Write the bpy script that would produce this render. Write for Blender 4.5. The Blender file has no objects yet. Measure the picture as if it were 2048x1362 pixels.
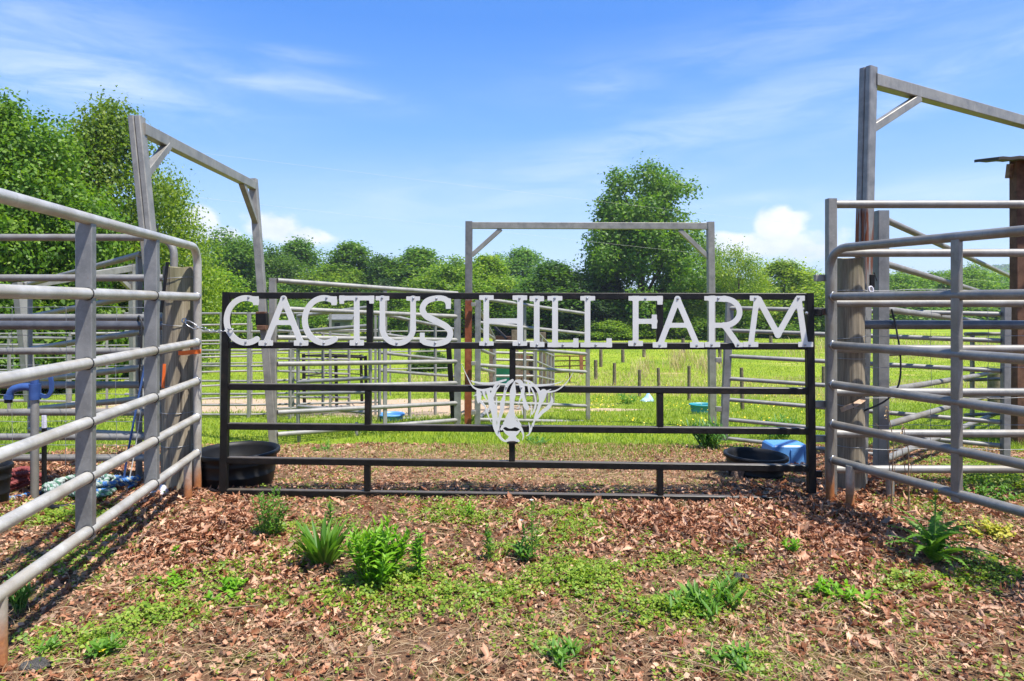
import bpy, math, random
import numpy as np
from mathutils import Vector, Matrix, Quaternion
R = math.radians
random.seed(7)
RNG = np.random.default_rng(7)
SC = bpy.context.scene
COL = SC.collection
# ---------------------------------------------------------------- camera geometry (photo is 2048 x 1362)
F, U0, V0, H = 1300.0, 1024.0, 605.0, 1.25
def P(u, v, Y):
    return Vector(((u - U0) / F * Y, Y, H + (V0 - v) / F * Y))
GY = np.array([-50, 4.3, 5.2, 7.0, 9.5, 12.5, 16, 22, 30, 60, 120, 3000.])
GZ = np.array([0, 0, -.09, -.275, -.46, -.72, -1.0, -1.22, -1.4, -1.7, -1.9, -2.2])
def g(x, y):
    z = np.interp(y, GY, GZ)
    near = np.clip((9 - np.abs(np.asarray(y) - 4)) / 5, 0, 1)
    return z + near * (.008 * np.sin(3.1 * x + 1.3 * y) * np.sin(2.3 * y + .7) + .006 * np.sin(7.3 * x - 2.1 * y + 1) * np.sin(5.9 * y + x))
def gz(x, y): return float(g(np.float64(x), np.float64(y)))
def GP(u, v):
    lo, hi = 1.0, 400.0
    for _ in range(50):
        m = (lo + hi) / 2
        if V0 + (H - float(np.interp(m, GY, GZ))) * F / m > v: lo = m
        else: hi = m
    x = (u - U0) / F * lo
    return Vector((x, lo, gz(x, lo)))

# ---------------------------------------------------------------- node helpers
def new_mat(name):
    m = bpy.data.materials.new(name); m.use_nodes = True
    nt = m.node_tree; nt.nodes.clear()
    out = nt.nodes.new('ShaderNodeOutputMaterial')
    return m, nt, out
def nd(nt, typ, ins=None, **props):
    n = nt.nodes.new(typ)
    for k, v in props.items(): setattr(n, k, v)
    for k, v in (ins or {}).items():
        s = n.inputs[k]
        if isinstance(v, bpy.types.NodeSocket): nt.links.new(v, s)
        elif isinstance(v, (tuple, list)) and s.type == 'RGBA' and len(v) == 3: s.default_value = (*v, 1)
        else: s.default_value = v
    return n
def ramp(nt, fac, stops, interp='LINEAR'):
    n = nt.nodes.new('ShaderNodeValToRGB'); n.color_ramp.interpolation = interp
    e = n.color_ramp.elements
    while len(e) < len(stops): e.new(.5)
    for el, (p, c) in zip(e, stops):
        el.position = p; el.color = (*c, 1) if len(c) == 3 else c
    nt.links.new(fac, n.inputs['Fac']); return n.outputs['Color']
def mixc(nt, fac, a, b, mode='MIX'):
    n = nt.nodes.new('ShaderNodeMix'); n.data_type = 'RGBA'; n.blend_type = mode
    for s, v in ((n.inputs[0], fac), (n.inputs[6], a), (n.inputs[7], b)):
        if isinstance(v, bpy.types.NodeSocket): nt.links.new(v, s)
        elif isinstance(v, (tuple, list)): s.default_value = (*v[:3], 1)
        else: s.default_value = v
    return n.outputs[2]
def math_(nt, op, a, b=0.0, c=None, clamp=False):
    n = nt.nodes.new('ShaderNodeMath'); n.operation = op; n.use_clamp = clamp
    for i, v in enumerate((a, b) if c is None else (a, b, c)):
        if isinstance(v, bpy.types.NodeSocket): nt.links.new(v, n.inputs[i])
        else: n.inputs[i].default_value = v
    return n.outputs[0]
def smooth(nt, x, a, b):
    n = nt.nodes.new('ShaderNodeMapRange'); n.interpolation_type = 'SMOOTHSTEP'
    for k, v in (('Value', x), ('From Min', a), ('From Max', b)):
        if isinstance(v, bpy.types.NodeSocket): nt.links.new(v, n.inputs[k])
        else: n.inputs[k].default_value = v
    return n.outputs['Result']
def noise(nt, vec, scale, detail=4, rough=.55, dist=0):
    n = nd(nt, 'ShaderNodeTexNoise', {'Scale': scale, 'Detail': detail, 'Roughness': rough, 'Distortion': dist})
    if vec is not None: nt.links.new(vec, n.inputs['Vector'])
    return n.outputs['Fac']
def mapping(nt, vec, scale=(1, 1, 1), rot=(0, 0, 0), loc=(0, 0, 0)):
    n = nd(nt, 'ShaderNodeMapping', {'Vector': vec, 'Scale': scale, 'Rotation': rot, 'Location': loc})
    return n.outputs[0]
def bump(nt, h, strength=.3, dist=.01):
    return nd(nt, 'ShaderNodeBump', {'Height': h, 'Strength': strength, 'Distance': dist}).outputs[0]
def pbsdf(nt, out, color, rough=.5, metal=0., normal=None, spec=.5):
    n = nd(nt, 'ShaderNodeBsdfPrincipled', {'Base Color': color, 'Roughness': rough, 'Metallic': metal, 'Specular IOR Level': spec})
    if normal is not None: nt.links.new(normal, n.inputs['Normal'])
    nt.links.new(n.outputs[0], out.inputs['Surface']); return n
def geo_pos(nt): return nt.nodes.new('ShaderNodeNewGeometry').outputs['Position']

# ---------------------------------------------------------------- materials
M = {}
def galv(name, base, dark, metal=.55, rough=.42, rust=0.0, clay=False, warm=None):
    m, nt, out = new_mat(name); p = geo_pos(nt)
    n1 = noise(nt, p, 9, 5, .6); n2 = noise(nt, p, 70, 3, .7); n3 = noise(nt, mapping(nt, p, (30, 30, 3)), 1, 4, .6)
    c = ramp(nt, n1, [(.3, dark), (.62, base)])
    c = mixc(nt, math_(nt, 'MULTIPLY', smooth(nt, n2, .5, .75), .35), c, tuple(min(1, x * 1.35) for x in base))
    c = mixc(nt, math_(nt, 'MULTIPLY', smooth(nt, n3, .52, .7), .4), c, dark)
    if warm: c = mixc(nt, math_(nt, 'MULTIPLY', smooth(nt, noise(nt, p, 3.3, 4), .45, .65), .6), c, warm)
    # rust freckles
    rs = smooth(nt, noise(nt, p, 26, 5, .7), .69 - rust, .76 - rust)
    c = mixc(nt, math_(nt, 'MULTIPLY', rs, .75), c, (.16, .055, .02))
    mm = math_(nt, 'MULTIPLY', math_(nt, 'SUBTRACT', 1, rs), metal)
    if clay:   # red clay splashed up the feet of the posts
        z = nd(nt, 'ShaderNodeSeparateXYZ', {0: p}).outputs['Z']
        k = smooth(nt, math_(nt, 'ADD', z, math_(nt, 'MULTIPLY', math_(nt, 'SUBTRACT', n1, .5), .22)), .26, .06)
        c = mixc(nt, math_(nt, 'MULTIPLY', k, .92), c, ramp(nt, n2, [(.3, (.22, .06, .012)), (.7, (.42, .15, .035))]))
        mm = math_(nt, 'MULTIPLY', mm, math_(nt, 'SUBTRACT', 1, k))
    rr = math_(nt, 'MULTIPLY_ADD', n1, .25, rough - .12)
    pbsdf(nt, out, c, rr, mm, bump(nt, n2, .12, .002)); M[name] = m
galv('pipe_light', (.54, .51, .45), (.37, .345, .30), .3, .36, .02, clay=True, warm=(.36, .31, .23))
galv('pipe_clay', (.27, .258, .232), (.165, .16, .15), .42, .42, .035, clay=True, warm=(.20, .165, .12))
galv('pipe_grey', (.28, .268, .245), (.18, .174, .163), .36, .55, .02, warm=(.20, .17, .13))
galv('pipe_dark', (.15, .148, .15), (.085, .085, .09), .5, .4)
galv('pipe_far', (.30, .288, .26), (.20, .193, .178), .35, .56, .015)
galv('post_blue', (.27, .265, .252), (.17, .168, .163), .4, .45, .02)
galv('frame_steel', (.32, .298, .258), (.20, .188, .165), .35, .48, .02)
def rustpost():
    m, nt, out = new_mat('rusty_post'); p = geo_pos(nt); n = noise(nt, p, 14, 5, .65)
    z = nd(nt, 'ShaderNodeSeparateXYZ', {0: p}).outputs['Z']
    k = smooth(nt, math_(nt, 'ADD', z, math_(nt, 'MULTIPLY', n, .1)), 1.30, 1.36)
    c = mixc(nt, k, ramp(nt, n, [(.3, (.12, .025, .008)), (.55, (.23, .055, .015)), (.72, (.30, .10, .04))]), ramp(nt, n, [(.3, (.12, .12, .12)), (.65, (.20, .19, .18))]))
    pbsdf(nt, out, c, .6, math_(nt, 'MULTIPLY', k, .5), bump(nt, n, .2, .003)); M['rusty_post'] = m
rustpost()
def rustbleed():
    m, nt, out = new_mat('frame_rust_streak'); p = geo_pos(nt); n = noise(nt, p, 12, 5, .6); s = noise(nt, mapping(nt, p, (38, 38, 2.2)), 1, 4, .6)
    z = nd(nt, 'ShaderNodeSeparateXYZ', {0: p}).outputs['Z']
    band = math_(nt, 'MULTIPLY', smooth(nt, z, 1.2, 1.55), smooth(nt, z, 1.93, 1.85))
    k = math_(nt, 'MULTIPLY', smooth(nt, s, .43, .52), band)
    low = math_(nt, 'MULTIPLY', smooth(nt, noise(nt, p, 30, 4, .7), .55, .68), smooth(nt, z, 1.6, 1.0))
    c = mixc(nt, k, ramp(nt, n, [(.3, (.17, .166, .16)), (.65, (.30, .284, .26))]), (.17, .045, .012))
    c = mixc(nt, math_(nt, 'MULTIPLY', low, .7), c, (.09, .08, .07))
    pbsdf(nt, out, c, .48, .4, bump(nt, n, .15, .003)); M['frame_rust_streak'] = m
rustbleed()
def simple(name, c1, c2, rough=.5, metal=0., scale=12, bmp=.15, spec=.5, dist=.004):
    m, nt, out = new_mat(name); p = geo_pos(nt); n = noise(nt, p, scale, 5, .6)
    pbsdf(nt, out, ramp(nt, n, [(.32, c1), (.68, c2)]), rough, metal, bump(nt, noise(nt, p, scale * 6, 3), bmp, dist), spec); M[name] = m
def blackpaint():
    m, nt, out = new_mat('gate_black'); p = geo_pos(nt); n = noise(nt, p, 18, 6, .65); n2 = noise(nt, p, 4, 4)
    c = ramp(nt, n, [(.35, (.004, .004, .004)), (.6, (.009, .008, .0075)), (.74, (.03, .018, .012))])
    c = mixc(nt, math_(nt, 'MULTIPLY', smooth(nt, n2, .55, .7), .35), c, (.018, .014, .012))
    nz = nd(nt, 'ShaderNodeSeparateXYZ', {0: nt.nodes.new('ShaderNodeNewGeometry').outputs['Normal']}).outputs['Z']   # lighter tan mixed in on the upward-facing faces
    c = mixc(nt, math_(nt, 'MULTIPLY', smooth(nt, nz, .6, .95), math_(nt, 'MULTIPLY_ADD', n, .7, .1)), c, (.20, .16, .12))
    pbsdf(nt, out, c, math_(nt, 'MULTIPLY_ADD', n, .3, .3), 0, bump(nt, n, .15, .002), .3); M['gate_black'] = m
blackpaint()
simple('letter_white', (.63, .615, .57), (.70, .685, .64), .38, 0, 6, .03)
simple('bolt_zinc', (.35, .35, .36), (.5, .5, .5), .35, .8, 40)
simple('horn_bare', (.62, .50, .40), (.74, .66, .58), .4, 0, 10, .05)
simple('rubber_black', (.005, .005, .0055), (.013, .0125, .012), .5, 0, 7, .12, .3)
simple('plastic_blue', (.07, .22, .50), (.11, .30, .60), .4, 0, 5, .06)
simple('hydrant_blue', (.022, .055, .18), (.038, .085, .25), .38, 0, 22, .1)
simple('plastic_teal', (.02, .22, .26), (.04, .30, .34), .45, 0, 5, .06)
simple('tarp_pale', (.25, .45, .62), (.45, .62, .75), .5, 0, 9, .2)
simple('strap_orange', (.75, .12, .015), (.9, .18, .02), .6, 0, 30, .2)
simple('strap_tan', (.36, .22, .13), (.55, .38, .26), .7, 0, 20, .3)
simple('cord_black', (.012, .012, .012), (.03, .03, .03), .5, 0, 20, .05)
simple('rope_blue', (.02, .09, .26), (.05, .17, .40), .7, 0, 25, .3)
simple('rope_pale', (.22, .27, .25), (.36, .40, .36), .8, 0, 25, .3)
simple('rope_green', (.03, .11, .07), (.10, .22, .14), .75, 0, 25, .3)
simple('rope_red', (.13, .02, .02), (.24, .05, .045), .75, 0, 25, .3)
simple('cord_white', (.5, .5, .47), (.66, .64, .6), .7, 0, 20, .1)
simple('cord_blue', (.03, .07, .2), (.05, .11, .3), .6, 0, 20, .1)
simple('paper_white', (.55, .53, .60), (.75, .74, .78), .8, 0, 18, .5)
simple('stone_dark', (.05, .048, .045), (.14, .13, .12), .95, 0, 22, 1.0, .2, .02)
simple('dry_wood', (.16, .10, .07), (.36, .24, .17), .85, 0, 14, .8, .2, .02)
simple('chain_steel', (.32, .32, .33), (.5, .5, .5), .3, .85, 50)
simple('brown_boards', (.075, .035, .02), (.17, .085, .05), .8, 0, 10, .4, .3)
simple('tin_roof', (.03, .024, .02), (.07, .055, .045), .7, .1, 8, .2)
simple('dark_post', (.10, .078, .05), (.22, .175, .12), .9, 0, 16, .6, .2)
simple('rust_far', (.20, .07, .03), (.33, .13, .06), .8, 0, 10, .2)
simple('house_wall', (.17, .17, .15), (.24, .24, .21), .8, 0, 2, .1)
simple('house_roof', (.10, .105, .11), (.15, .155, .16), .8, 0, 3, .2)
simple('wire_steel', (.28, .28, .28), (.4, .4, .4), .5, .6, 30)
simple('bark', (.055, .042, .03), (.13, .10, .075), .95, 0, 9, 1.0, .2, .04)
def wood():
    m, nt, out = new_mat('weathered_wood'); p = geo_pos(nt)
    q = mapping(nt, p, (5, 5, .8)); d = noise(nt, q, 1.6, 3, .5, .6)
    w = nd(nt, 'ShaderNodeTexWave', {'Vector': q, 'Scale': 1.7, 'Distortion': 9, 'Detail': 3, 'Detail Scale': .7}, wave_type='BANDS', bands_direction='X').outputs['Fac']
    f = noise(nt, mapping(nt, p, (110, 110, 5)), 1, 4, .7)
    c = ramp(nt, w, [(.05, (.22, .172, .112)), (.3, (.28, .222, .145)), (.8, (.34, .275, .182))])
    c = mixc(nt, .6, c, ramp(nt, f, [(.35, (.10, .082, .058)), (.65, (.34, .295, .225))]))
    z = nd(nt, 'ShaderNodeSeparateXYZ', {0: p}).outputs['Z']
    gk = math_(nt, 'MULTIPLY', smooth(nt, z, .95, 1.45), smooth(nt, d, .4, .6))
    c = mixc(nt, math_(nt, 'MULTIPLY', gk, .55), c, (.17, .17, .08))
    crack = smooth(nt, noise(nt, mapping(nt, p, (26, 26, 1.2)), 1, 3, .6), .34, .29)
    c = mixc(nt, math_(nt, 'MULTIPLY', crack, .8), c, (.07, .055, .04))
    hh = math_(nt, 'ADD', math_(nt, 'MULTIPLY', f, .5), math_(nt, 'SUBTRACT', w, crack))
    pbsdf(nt, out, c, .9, 0, bump(nt, hh, .22, .005), .2); M['weathered_wood'] = m
wood()
def leafmat(name, cols, trans=.35, tcol=None, rough=.5, objtint=False, spec=.35):
    m, nt, out = new_mat(name)
    rnd = nt.nodes.new('ShaderNodeNewGeometry').outputs['Random Per Island']
    k = len(cols)
    c = ramp(nt, rnd, [(i / max(1, k - 1), col) for i, col in enumerate(cols)])
    if objtint:
        oc = nt.nodes.new('ShaderNodeObjectInfo').outputs['Color']
        c = mixc(nt, 1.0, c, oc, 'MULTIPLY')
        oz = nt.nodes.new('ShaderNodeTexCoord').outputs['Object']   # young and old foliage in patches through the crown
        c = mixc(nt, math_(nt, 'MULTIPLY', smooth(nt, noise(nt, oz, .9, 3, .6), .44, .62), .55), c, mixc(nt, 1.0, c, (1.55, 1.25, .9), 'MULTIPLY'))
    b = nd(nt, 'ShaderNodeBsdfPrincipled', {'Base Color': c, 'Roughness': rough, 'Specular IOR Level': spec})
    tc = mixc(nt, 1.0, c, tcol or (1.5, 1.6, .7), 'MULTIPLY')
    t = nd(nt, 'ShaderNodeBsdfTranslucent', {'Color': tc})
    mx = nd(nt, 'ShaderNodeMixShader', {0: trans, 1: b.outputs[0], 2: t.outputs[0]})
    nt.links.new(mx.outputs[0], out.inputs['Surface']); M[name] = m
leafmat('tree_leaves', [(.056, .125, .013), (.088, .18, .017), (.125, .225, .022), (.185, .29, .033)], .44, objtint=True)
leafmat('cedar_needles', [(.018, .045, .012), (.035, .075, .018), (.05, .09, .022)], .15, objtint=True)
leafmat('oak_litter', [(.12, .042, .017), (.28, .108, .047), (.41, .18, .09), (.28, .195, .135), (.52, .265, .15), (.66, .42, .27), (.43, .20, .105), (.20, .072, .029), (.13, .072, .044)], .15, (1.3, 1.0, .8), .55)
leafmat('straw', [(.34, .23, .12), (.47, .34, .185), (.27, .145, .07), (.56, .43, .26)], .1, (1, 1, 1), .6)
leafmat('clover_leaf', [(.10, .19, .016), (.16, .27, .024), (.24, .34, .035), (.33, .39, .055), (.14, .25, .02)], .38)
leafmat('grass_blade', [(.10, .19, .014), (.16, .26, .018), (.22, .30, .024), (.30, .33, .05), (.13, .23, .016)], .35)
leafmat('field_blade', [(.155, .25, .022), (.205, .30, .026), (.26, .335, .036), (.34, .365, .07), (.18, .275, .024)], .35)
leafmat('dry_grass', [(.45, .34, .14), (.58, .46, .22), (.38, .30, .12)], .25, (1.1, 1, .8))
leafmat('weed_bright', [(.13, .30, .015), (.18, .37, .02), (.24, .42, .035)], .38)
leafmat('weed_mid', [(.07, .18, .02), (.11, .24, .025), (.16, .30, .04)], .35)
leafmat('weed_dark', [(.05, .15, .03), (.08, .20, .04), (.12, .25, .06)], .3)
leafmat('weed_yellow', [(.42, .38, .04), (.5, .45, .06), (.3, .36, .05)], .35)
leafmat('petal_yellow', [(.75, .55, .02), (.8, .65, .04)], .2, (1, 1, 1))
leafmat('petal_white', [(.7, .7, .62), (.8, .8, .75)], .2, (1, 1, 1))
simple('stem_green', (.10, .19, .03), (.17, .27, .05), .6, 0, 30, .1)
simple('stem_dry', (.20, .13, .07), (.32, .22, .13), .8, 0, 30, .2)

# ---------------------------------------------------------------- mesh builder
class MB:
    def __init__(self): self.v, self.f, self.s = [], [], []
    def add(self, vs, fs, sm=False):
        o = len(self.v); self.v += [tuple(x) for x in vs]
        self.f += [tuple(i + o for i in f) for f in fs]; self.s += [sm] * len(fs)
    def sweep(self, pts, prof, sm=True, caps=True, closed=False, up=None, scale=None):
        """sweep a list of 2-d profile points along pts"""
        pts = [Vector(p) for p in pts]; n, k = len(pts), len(prof); vs, fs = [], []
        t0 = (pts[1] - pts[0]).normalized()
        ref = Vector(up) if up else (Vector((0, 0, 1)) if abs(t0.z) < .9 else Vector((0, 1, 0)))
        nrm = (ref - t0 * ref.dot(t0)).normalized()
        for i, p in enumerate(pts):
            if closed: t = pts[(i + 1) % n] - pts[i - 1]
            else: t = pts[min(i + 1, n - 1)] - pts[max(i - 1, 0)]
            t = t.normalized()
            nrm = (nrm - t * nrm.dot(t))
            nrm = nrm.normalized() if nrm.length > 1e-6 else t.orthogonal().normalized()
            b = t.cross(nrm); s = scale[i] if scale else 1
            vs += [p + (nrm * q[1] + b * q[0]) * s for q in prof]
        for i in range(n if closed else n - 1):
            j = (i + 1) % n
            for a in range(k):
                c = (a + 1) % k; fs.append((i * k + a, i * k + c, j * k + c, j * k + a))
        self.add(vs, fs, sm)
        if caps and not closed:
            self.add(vs[:k], [tuple(range(k))[::-1]]); self.add(vs[-k:], [tuple(range(k))])
        return self
    def tube(self, pts, r, n=12, caps=True, closed=False, scale=None):
        return self.sweep(pts, [(r * math.cos(2 * math.pi * i / n), r * math.sin(2 * math.pi * i / n)) for i in range(n)], True, caps, closed, None, scale)
    def bar(self, a, b, w, h, up=None, c=.004):
        """square tube with eased corners; w across, h along 'up'"""
        x, y = w / 2, h / 2
        pr = [(x - c, -y), (x, -y + c), (x, y - c), (x - c, y), (-x + c, y), (-x, y - c), (-x, -y + c), (-x + c, -y)]
        return self.sweep([a, b], pr, False, True, False, up)
    def box(self, c, d, m=None):
        x, y, z = d[0] / 2, d[1] / 2, d[2] / 2
        vs = [Vector(p) for p in ((-x, -y, -z), (x, -y, -z), (x, y, -z), (-x, y, -z), (-x, -y, z), (x, -y, z), (x, y, z), (-x, y, z))]
        if m: vs = [m @ p for p in vs]
        self.add([p + Vector(c) for p in vs], [(0, 3, 2, 1), (4, 5, 6, 7), (0, 1, 5, 4), (1, 2, 6, 5), (2, 3, 7, 6), (3, 0, 4, 7)]); return self
    def lathe(self, prof, c, n=28, sx=1, sy=1, sm=True):
        c = Vector(c); vs, fs = [], []
        for r, z in prof:
            vs += [c + Vector((r * sx * math.cos(2 * math.pi * i / n), r * sy * math.sin(2 * math.pi * i / n), z)) for i in range(n)]
        for a in range(len(prof) - 1):
            for i in range(n):
                j = (i + 1) % n; fs.append((a * n + i, a * n + j, (a + 1) * n + j, (a + 1) * n + i))
        self.add(vs, fs, sm); return self
    def build(self, name, mat, parent=None, bevel=0):
        o = Vector((0, 0, 0)); q = parent
        while q is not None: o = o + q.location; q = q.parent
        me = bpy.data.meshes.new(name)
        me.from_pydata([tuple(Vector(p) - o) for p in self.v], [], self.f)
        me.polygons.foreach_set('use_smooth', self.s); me.update()
        me.materials.append(M[mat] if isinstance(mat, str) else mat)
        ob = bpy.data.objects.new(name, me); COL.objects.link(ob)
        if parent: ob.parent = parent
        if bevel:
            b = ob.modifiers.new('bevel', 'BEVEL'); b.width = bevel; b.segments = 2; b.limit_method = 'ANGLE'
        return ob
def tag(o, label, cat, group=None, kind=None):
    if label: o['label'] = label
    if cat: o['category'] = cat
    if group: o['group'] = group
    if kind: o['kind'] = kind
    return o
def thing(name, loc, label, cat, group=None):
    o = bpy.data.objects.new(name, None); o.empty_display_size = .1; o.location = loc; COL.objects.link(o)
    return tag(o, label, cat, group)
def copy_tree(o, parent=None):
    c = o.copy(); COL.objects.link(c)
    if parent: c.parent = parent
    for ch in list(o.children): copy_tree(ch, c)
    return c
def arrays_mesh(name, V, Q, mat, smooth_=False):
    """V (n,3), Q (m,4) -> mesh"""
    me = bpy.data.meshes.new(name); V = np.ascontiguousarray(V, np.float32); Q = np.ascontiguousarray(Q, np.int32)
    me.vertices.add(len(V)); me.vertices.foreach_set('co', V.ravel())
    me.loops.add(Q.size); me.loops.foreach_set('vertex_index', Q.ravel())
    me.polygons.add(len(Q)); me.polygons.foreach_set('loop_start', np.arange(0, Q.size, Q.shape[1], dtype=np.int32))
    try: me.polygons.foreach_set('loop_total', np.full(len(Q), Q.shape[1], np.int32))
    except Exception: pass
    if smooth_: me.polygons.foreach_set('use_smooth', np.ones(len(Q), bool))
    me.update(calc_edges=True); me.validate()
    me.materials.append(M[mat] if isinstance(mat, str) else mat); return me
def link_mesh(name, me, parent=None, loc=(0, 0, 0)):
    o = bpy.data.objects.new(name, me); o.location = loc; COL.objects.link(o)
    if parent: o.parent = parent
    return o
def scatter(tv, tq, pos, rot, scl):
    """instances of template (k,3)/(m,4): pos (n,3), rot (n,3,3), scl (n,) or (n,3)"""
    n, k = len(pos), len(tv)
    s = scl if scl.ndim == 2 else np.repeat(scl[:, None], 3, 1)
    V = np.einsum('nij,nkj->nki', rot, tv[None] * s[:, None, :]) + pos[:, None, :]
    Q = (tq[None] + (np.arange(n) * k)[:, None, None]).reshape(-1, tq.shape[1])
    return V.reshape(-1, 3), Q
def rot_zxy(yaw, tilt, roll):
    cz, sz, cx, sx, cy, sy = np.cos(yaw), np.sin(yaw), np.cos(tilt), np.sin(tilt), np.cos(roll), np.sin(roll)
    z = np.zeros_like(yaw); o = np.ones_like(yaw)
    Rz = np.stack([cz, -sz, z, sz, cz, z, z, z, o], -1).reshape(-1, 3, 3)
    Rx = np.stack([o, z, z, z, cx, -sx, z, sx, cx], -1).reshape(-1, 3, 3)
    Ry = np.stack([cy, z, sy, z, o, z, -sy, z, cy], -1).reshape(-1, 3, 3)
    return Rz @ Rx @ Ry
def join_arrays(parts):
    Vs, Qs, o = [], [], 0
    for V, Q in parts:
        Vs.append(V); Qs.append(Q + o); o += len(V)
    return np.concatenate(Vs), np.concatenate(Qs)
def catmull(pts, n=8):
    pts = [np.array(p, float) for p in pts]; q = [2 * pts[0] - pts[1]] + pts + [2 * pts[-1] - pts[-2]]; out = []
    for i in range(1, len(q) - 2):
        for t in np.linspace(0, 1, n, endpoint=False):
            a, b, c, d = q[i - 1], q[i], q[i + 1], q[i + 2]
            out.append(.5 * (2 * b + (c - a) * t + (2 * a - 5 * b + 4 * c - d) * t * t + (3 * b - a - 3 * c + d) * t ** 3))
    out.append(pts[-1]); return np.array(out)
# ================================================================ plate shapes: signed-distance grid -> contour -> flat plate
def plate(prims, x0, y0, x1, y1, step, k=5.0):
    """prims in drawing units, returns list of closed outlines (drawing units) of their smooth union"""
    xs = np.arange(x0, x1 + step, step); ys = np.arange(y0, y1 + step, step)
    X, Y = np.meshgrid(xs, ys); D = np.full(X.shape, 1e3)
    def smin(a, b):
        h = np.clip(.5 + .5 * (b - a) / k, 0, 1) if k > 0 else (a > b) * 1.
        return (b * (1 - h) + a * h - k * h * (1 - h)) if k > 0 else np.minimum(a, b)
    for p in prims:
        if p[0] == 'b':
            _, a, b, c, d = p[:5]; rd = 4
            qx = np.abs(X - (a + c) / 2) - (abs(c - a) / 2 - rd); qy = np.abs(Y - (b + d) / 2) - (abs(d - b) / 2 - rd)
            e = np.hypot(np.maximum(qx, 0), np.maximum(qy, 0)) + np.minimum(np.maximum(qx, qy), 0) - rd
        else:
            pts = p[1]; e = np.full(X.shape, 1e3)
            if p[0] == 't':   # tapered spline: (x, y, r)
                q = catmull(pts, 10)
                for i in range(len(q) - 1):
                    for s in np.linspace(0, 1, 3, endpoint=False):
                        c = q[i] * (1 - s) + q[i + 1] * s
                        np.minimum(e, np.hypot(X - c[0], Y - c[1]) - max(c[2] + .8, .6), out=e)
            else:
                for (a, b), (c, d) in zip(pts[:-1], pts[1:]):
                    dx, dy = c - a, d - b; t = np.clip(((X - a) * dx + (Y - b) * dy) / (dx * dx + dy * dy + 1e-9), 0, 1)
                    np.minimum(e, np.hypot(X - a - t * dx, Y - b - t * dy) - p[2], out=e)
        D = smin(D, e)
    segs = {}
    ny, nx = D.shape
    def cut(a, b, ia, ib):
        t = ia / (ia - ib); return (a[0] + (b[0] - a[0]) * t, a[1] + (b[1] - a[1]) * t)
    ins = D < 0
    cells = np.argwhere((ins[:-1, :-1].astype(int) + ins[1:, :-1] + ins[:-1, 1:] + ins[1:, 1:]) % 4 != 0)
    pos = {}
    for j, i in cells:
        c = [(i, j), (i + 1, j), (i + 1, j + 1), (i, j + 1)]; val = [D[y, x] for x, y in c]
        cr = []
        for a in range(4):
            b = (a + 1) % 4
            if (val[a] < 0) != (val[b] < 0):
                key = tuple(sorted((c[a], c[b])))
                pos[key] = cut((xs[c[a][0]], ys[c[a][1]]), (xs[c[b][0]], ys[c[b][1]]), val[a], val[b]); cr.append((key, val[a] < 0))
        if len(cr) == 2: prs = [(cr[0], cr[1])]
        else: prs = [(cr[0], cr[1]), (cr[2], cr[3])]
        for m_, n_ in prs:
            if m_[1]: segs.setdefault(m_[0], []).append(n_[0])
            else: segs.setdefault(n_[0], []).append(m_[0])
    loops = []
    while segs:
        st = next(iter(segs)); cur = st; lp = []
        while cur in segs:
            nx_ = segs[cur].pop()
            if not segs[cur]: del segs[cur]
            lp.append(pos[cur]); cur = nx_
            if cur == st: break
        if len(lp) > 6: loops.append(lp)
    return loops
def plate_mesh(name, loops, to3d, thick, mat, parent, nrm):
    """loops in drawing units -> extruded plate; to3d maps (x, y) to world"""
    cu = bpy.data.curves.new(name, 'CURVE'); cu.dimensions = '2D'; cu.fill_mode = 'BOTH'
    for lp in loops:
        sp = cu.splines.new('POLY'); sp.points.add(len(lp) - 1); sp.use_cyclic_u = True
        for q, (x, y) in zip(sp.points, lp): q.co = (x * .01, -y * .01, 0, 1)
    cu.extrude = .01
    tmp = bpy.data.objects.new('tmp', cu); me = bpy.data.meshes.new_from_object(tmp)
    o = Vector((0, 0, 0)); q = parent
    while q is not None: o = o + q.location; q = q.parent
    for v in me.vertices:
        p = to3d(v.co.x * 100, -v.co.y * 100); v.co = p + nrm * (thick if v.co.z > 0 else 0) - o
    me.materials.clear(); me.materials.append(M[mat]); me.name = name
    bpy.data.objects.remove(tmp); bpy.data.curves.remove(cu)
    ob = link_mesh(name, me, parent); return ob
def bolt_mb(c, n, r=.0065):
    mb = MB(); n = Vector(n).normalized(); c = Vector(c); x = n.orthogonal().normalized(); y = n.cross(x)
    vs, fs, k = [], [], 10
    for rr, hh in ((1.25, 0), (1.25, .0012), (1, .0015), (.8, .004), (.35, .0052)):
        vs += [c + n * hh + (x * math.cos(6.2832 * i / k) + y * math.sin(6.2832 * i / k)) * r * rr for i in range(k)]
    for a in range(4):
        for i in range(k): fs.append((a * k + i, a * k + (i + 1) % k, (a + 1) * k + (i + 1) % k, (a + 1) * k + i))
    fs.append(tuple(range(4 * k, 5 * k))); mb.add(vs, fs); return mb

# ================================================================ the black ranch gate with the cut-out letters
def gY(u): return 4.2 - (u - 450) / 1175 * .13
def G(u, v, off=0): return P(u, v, gY(u) + off)
GN = Vector((-(.13 / ((1625 * 0 + 1175) / F * 4.13)), -1, 0)).normalized()
gate = thing('ranch_gate', (G(1030, 1000).x, 4.13, 0), 'long black square-tube ranch gate with white cut-out farm name and bull head', 'gate')
W = .0415
def gbar(nm, a, b, w=W, h=W, up=(0, 0, 1)):
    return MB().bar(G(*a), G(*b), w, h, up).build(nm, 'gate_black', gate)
gbar('stile', (454, 584), (447.5, 988), .048, W, (0, -1, 0)); gbar('stile', (1618, 586), (1623, 985), .048, W, (0, -1, 0))
for a, b in (((462, 591), (1610, 593)), ((461, 690), (1612, 692.5)), ((460, 773), (1613, 782)), ((458, 852), (1614, 862)), ((457, 920), (1615, 936)), ((456, 984), (1616, 1000))):
    gbar('rail', a, b)
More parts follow.
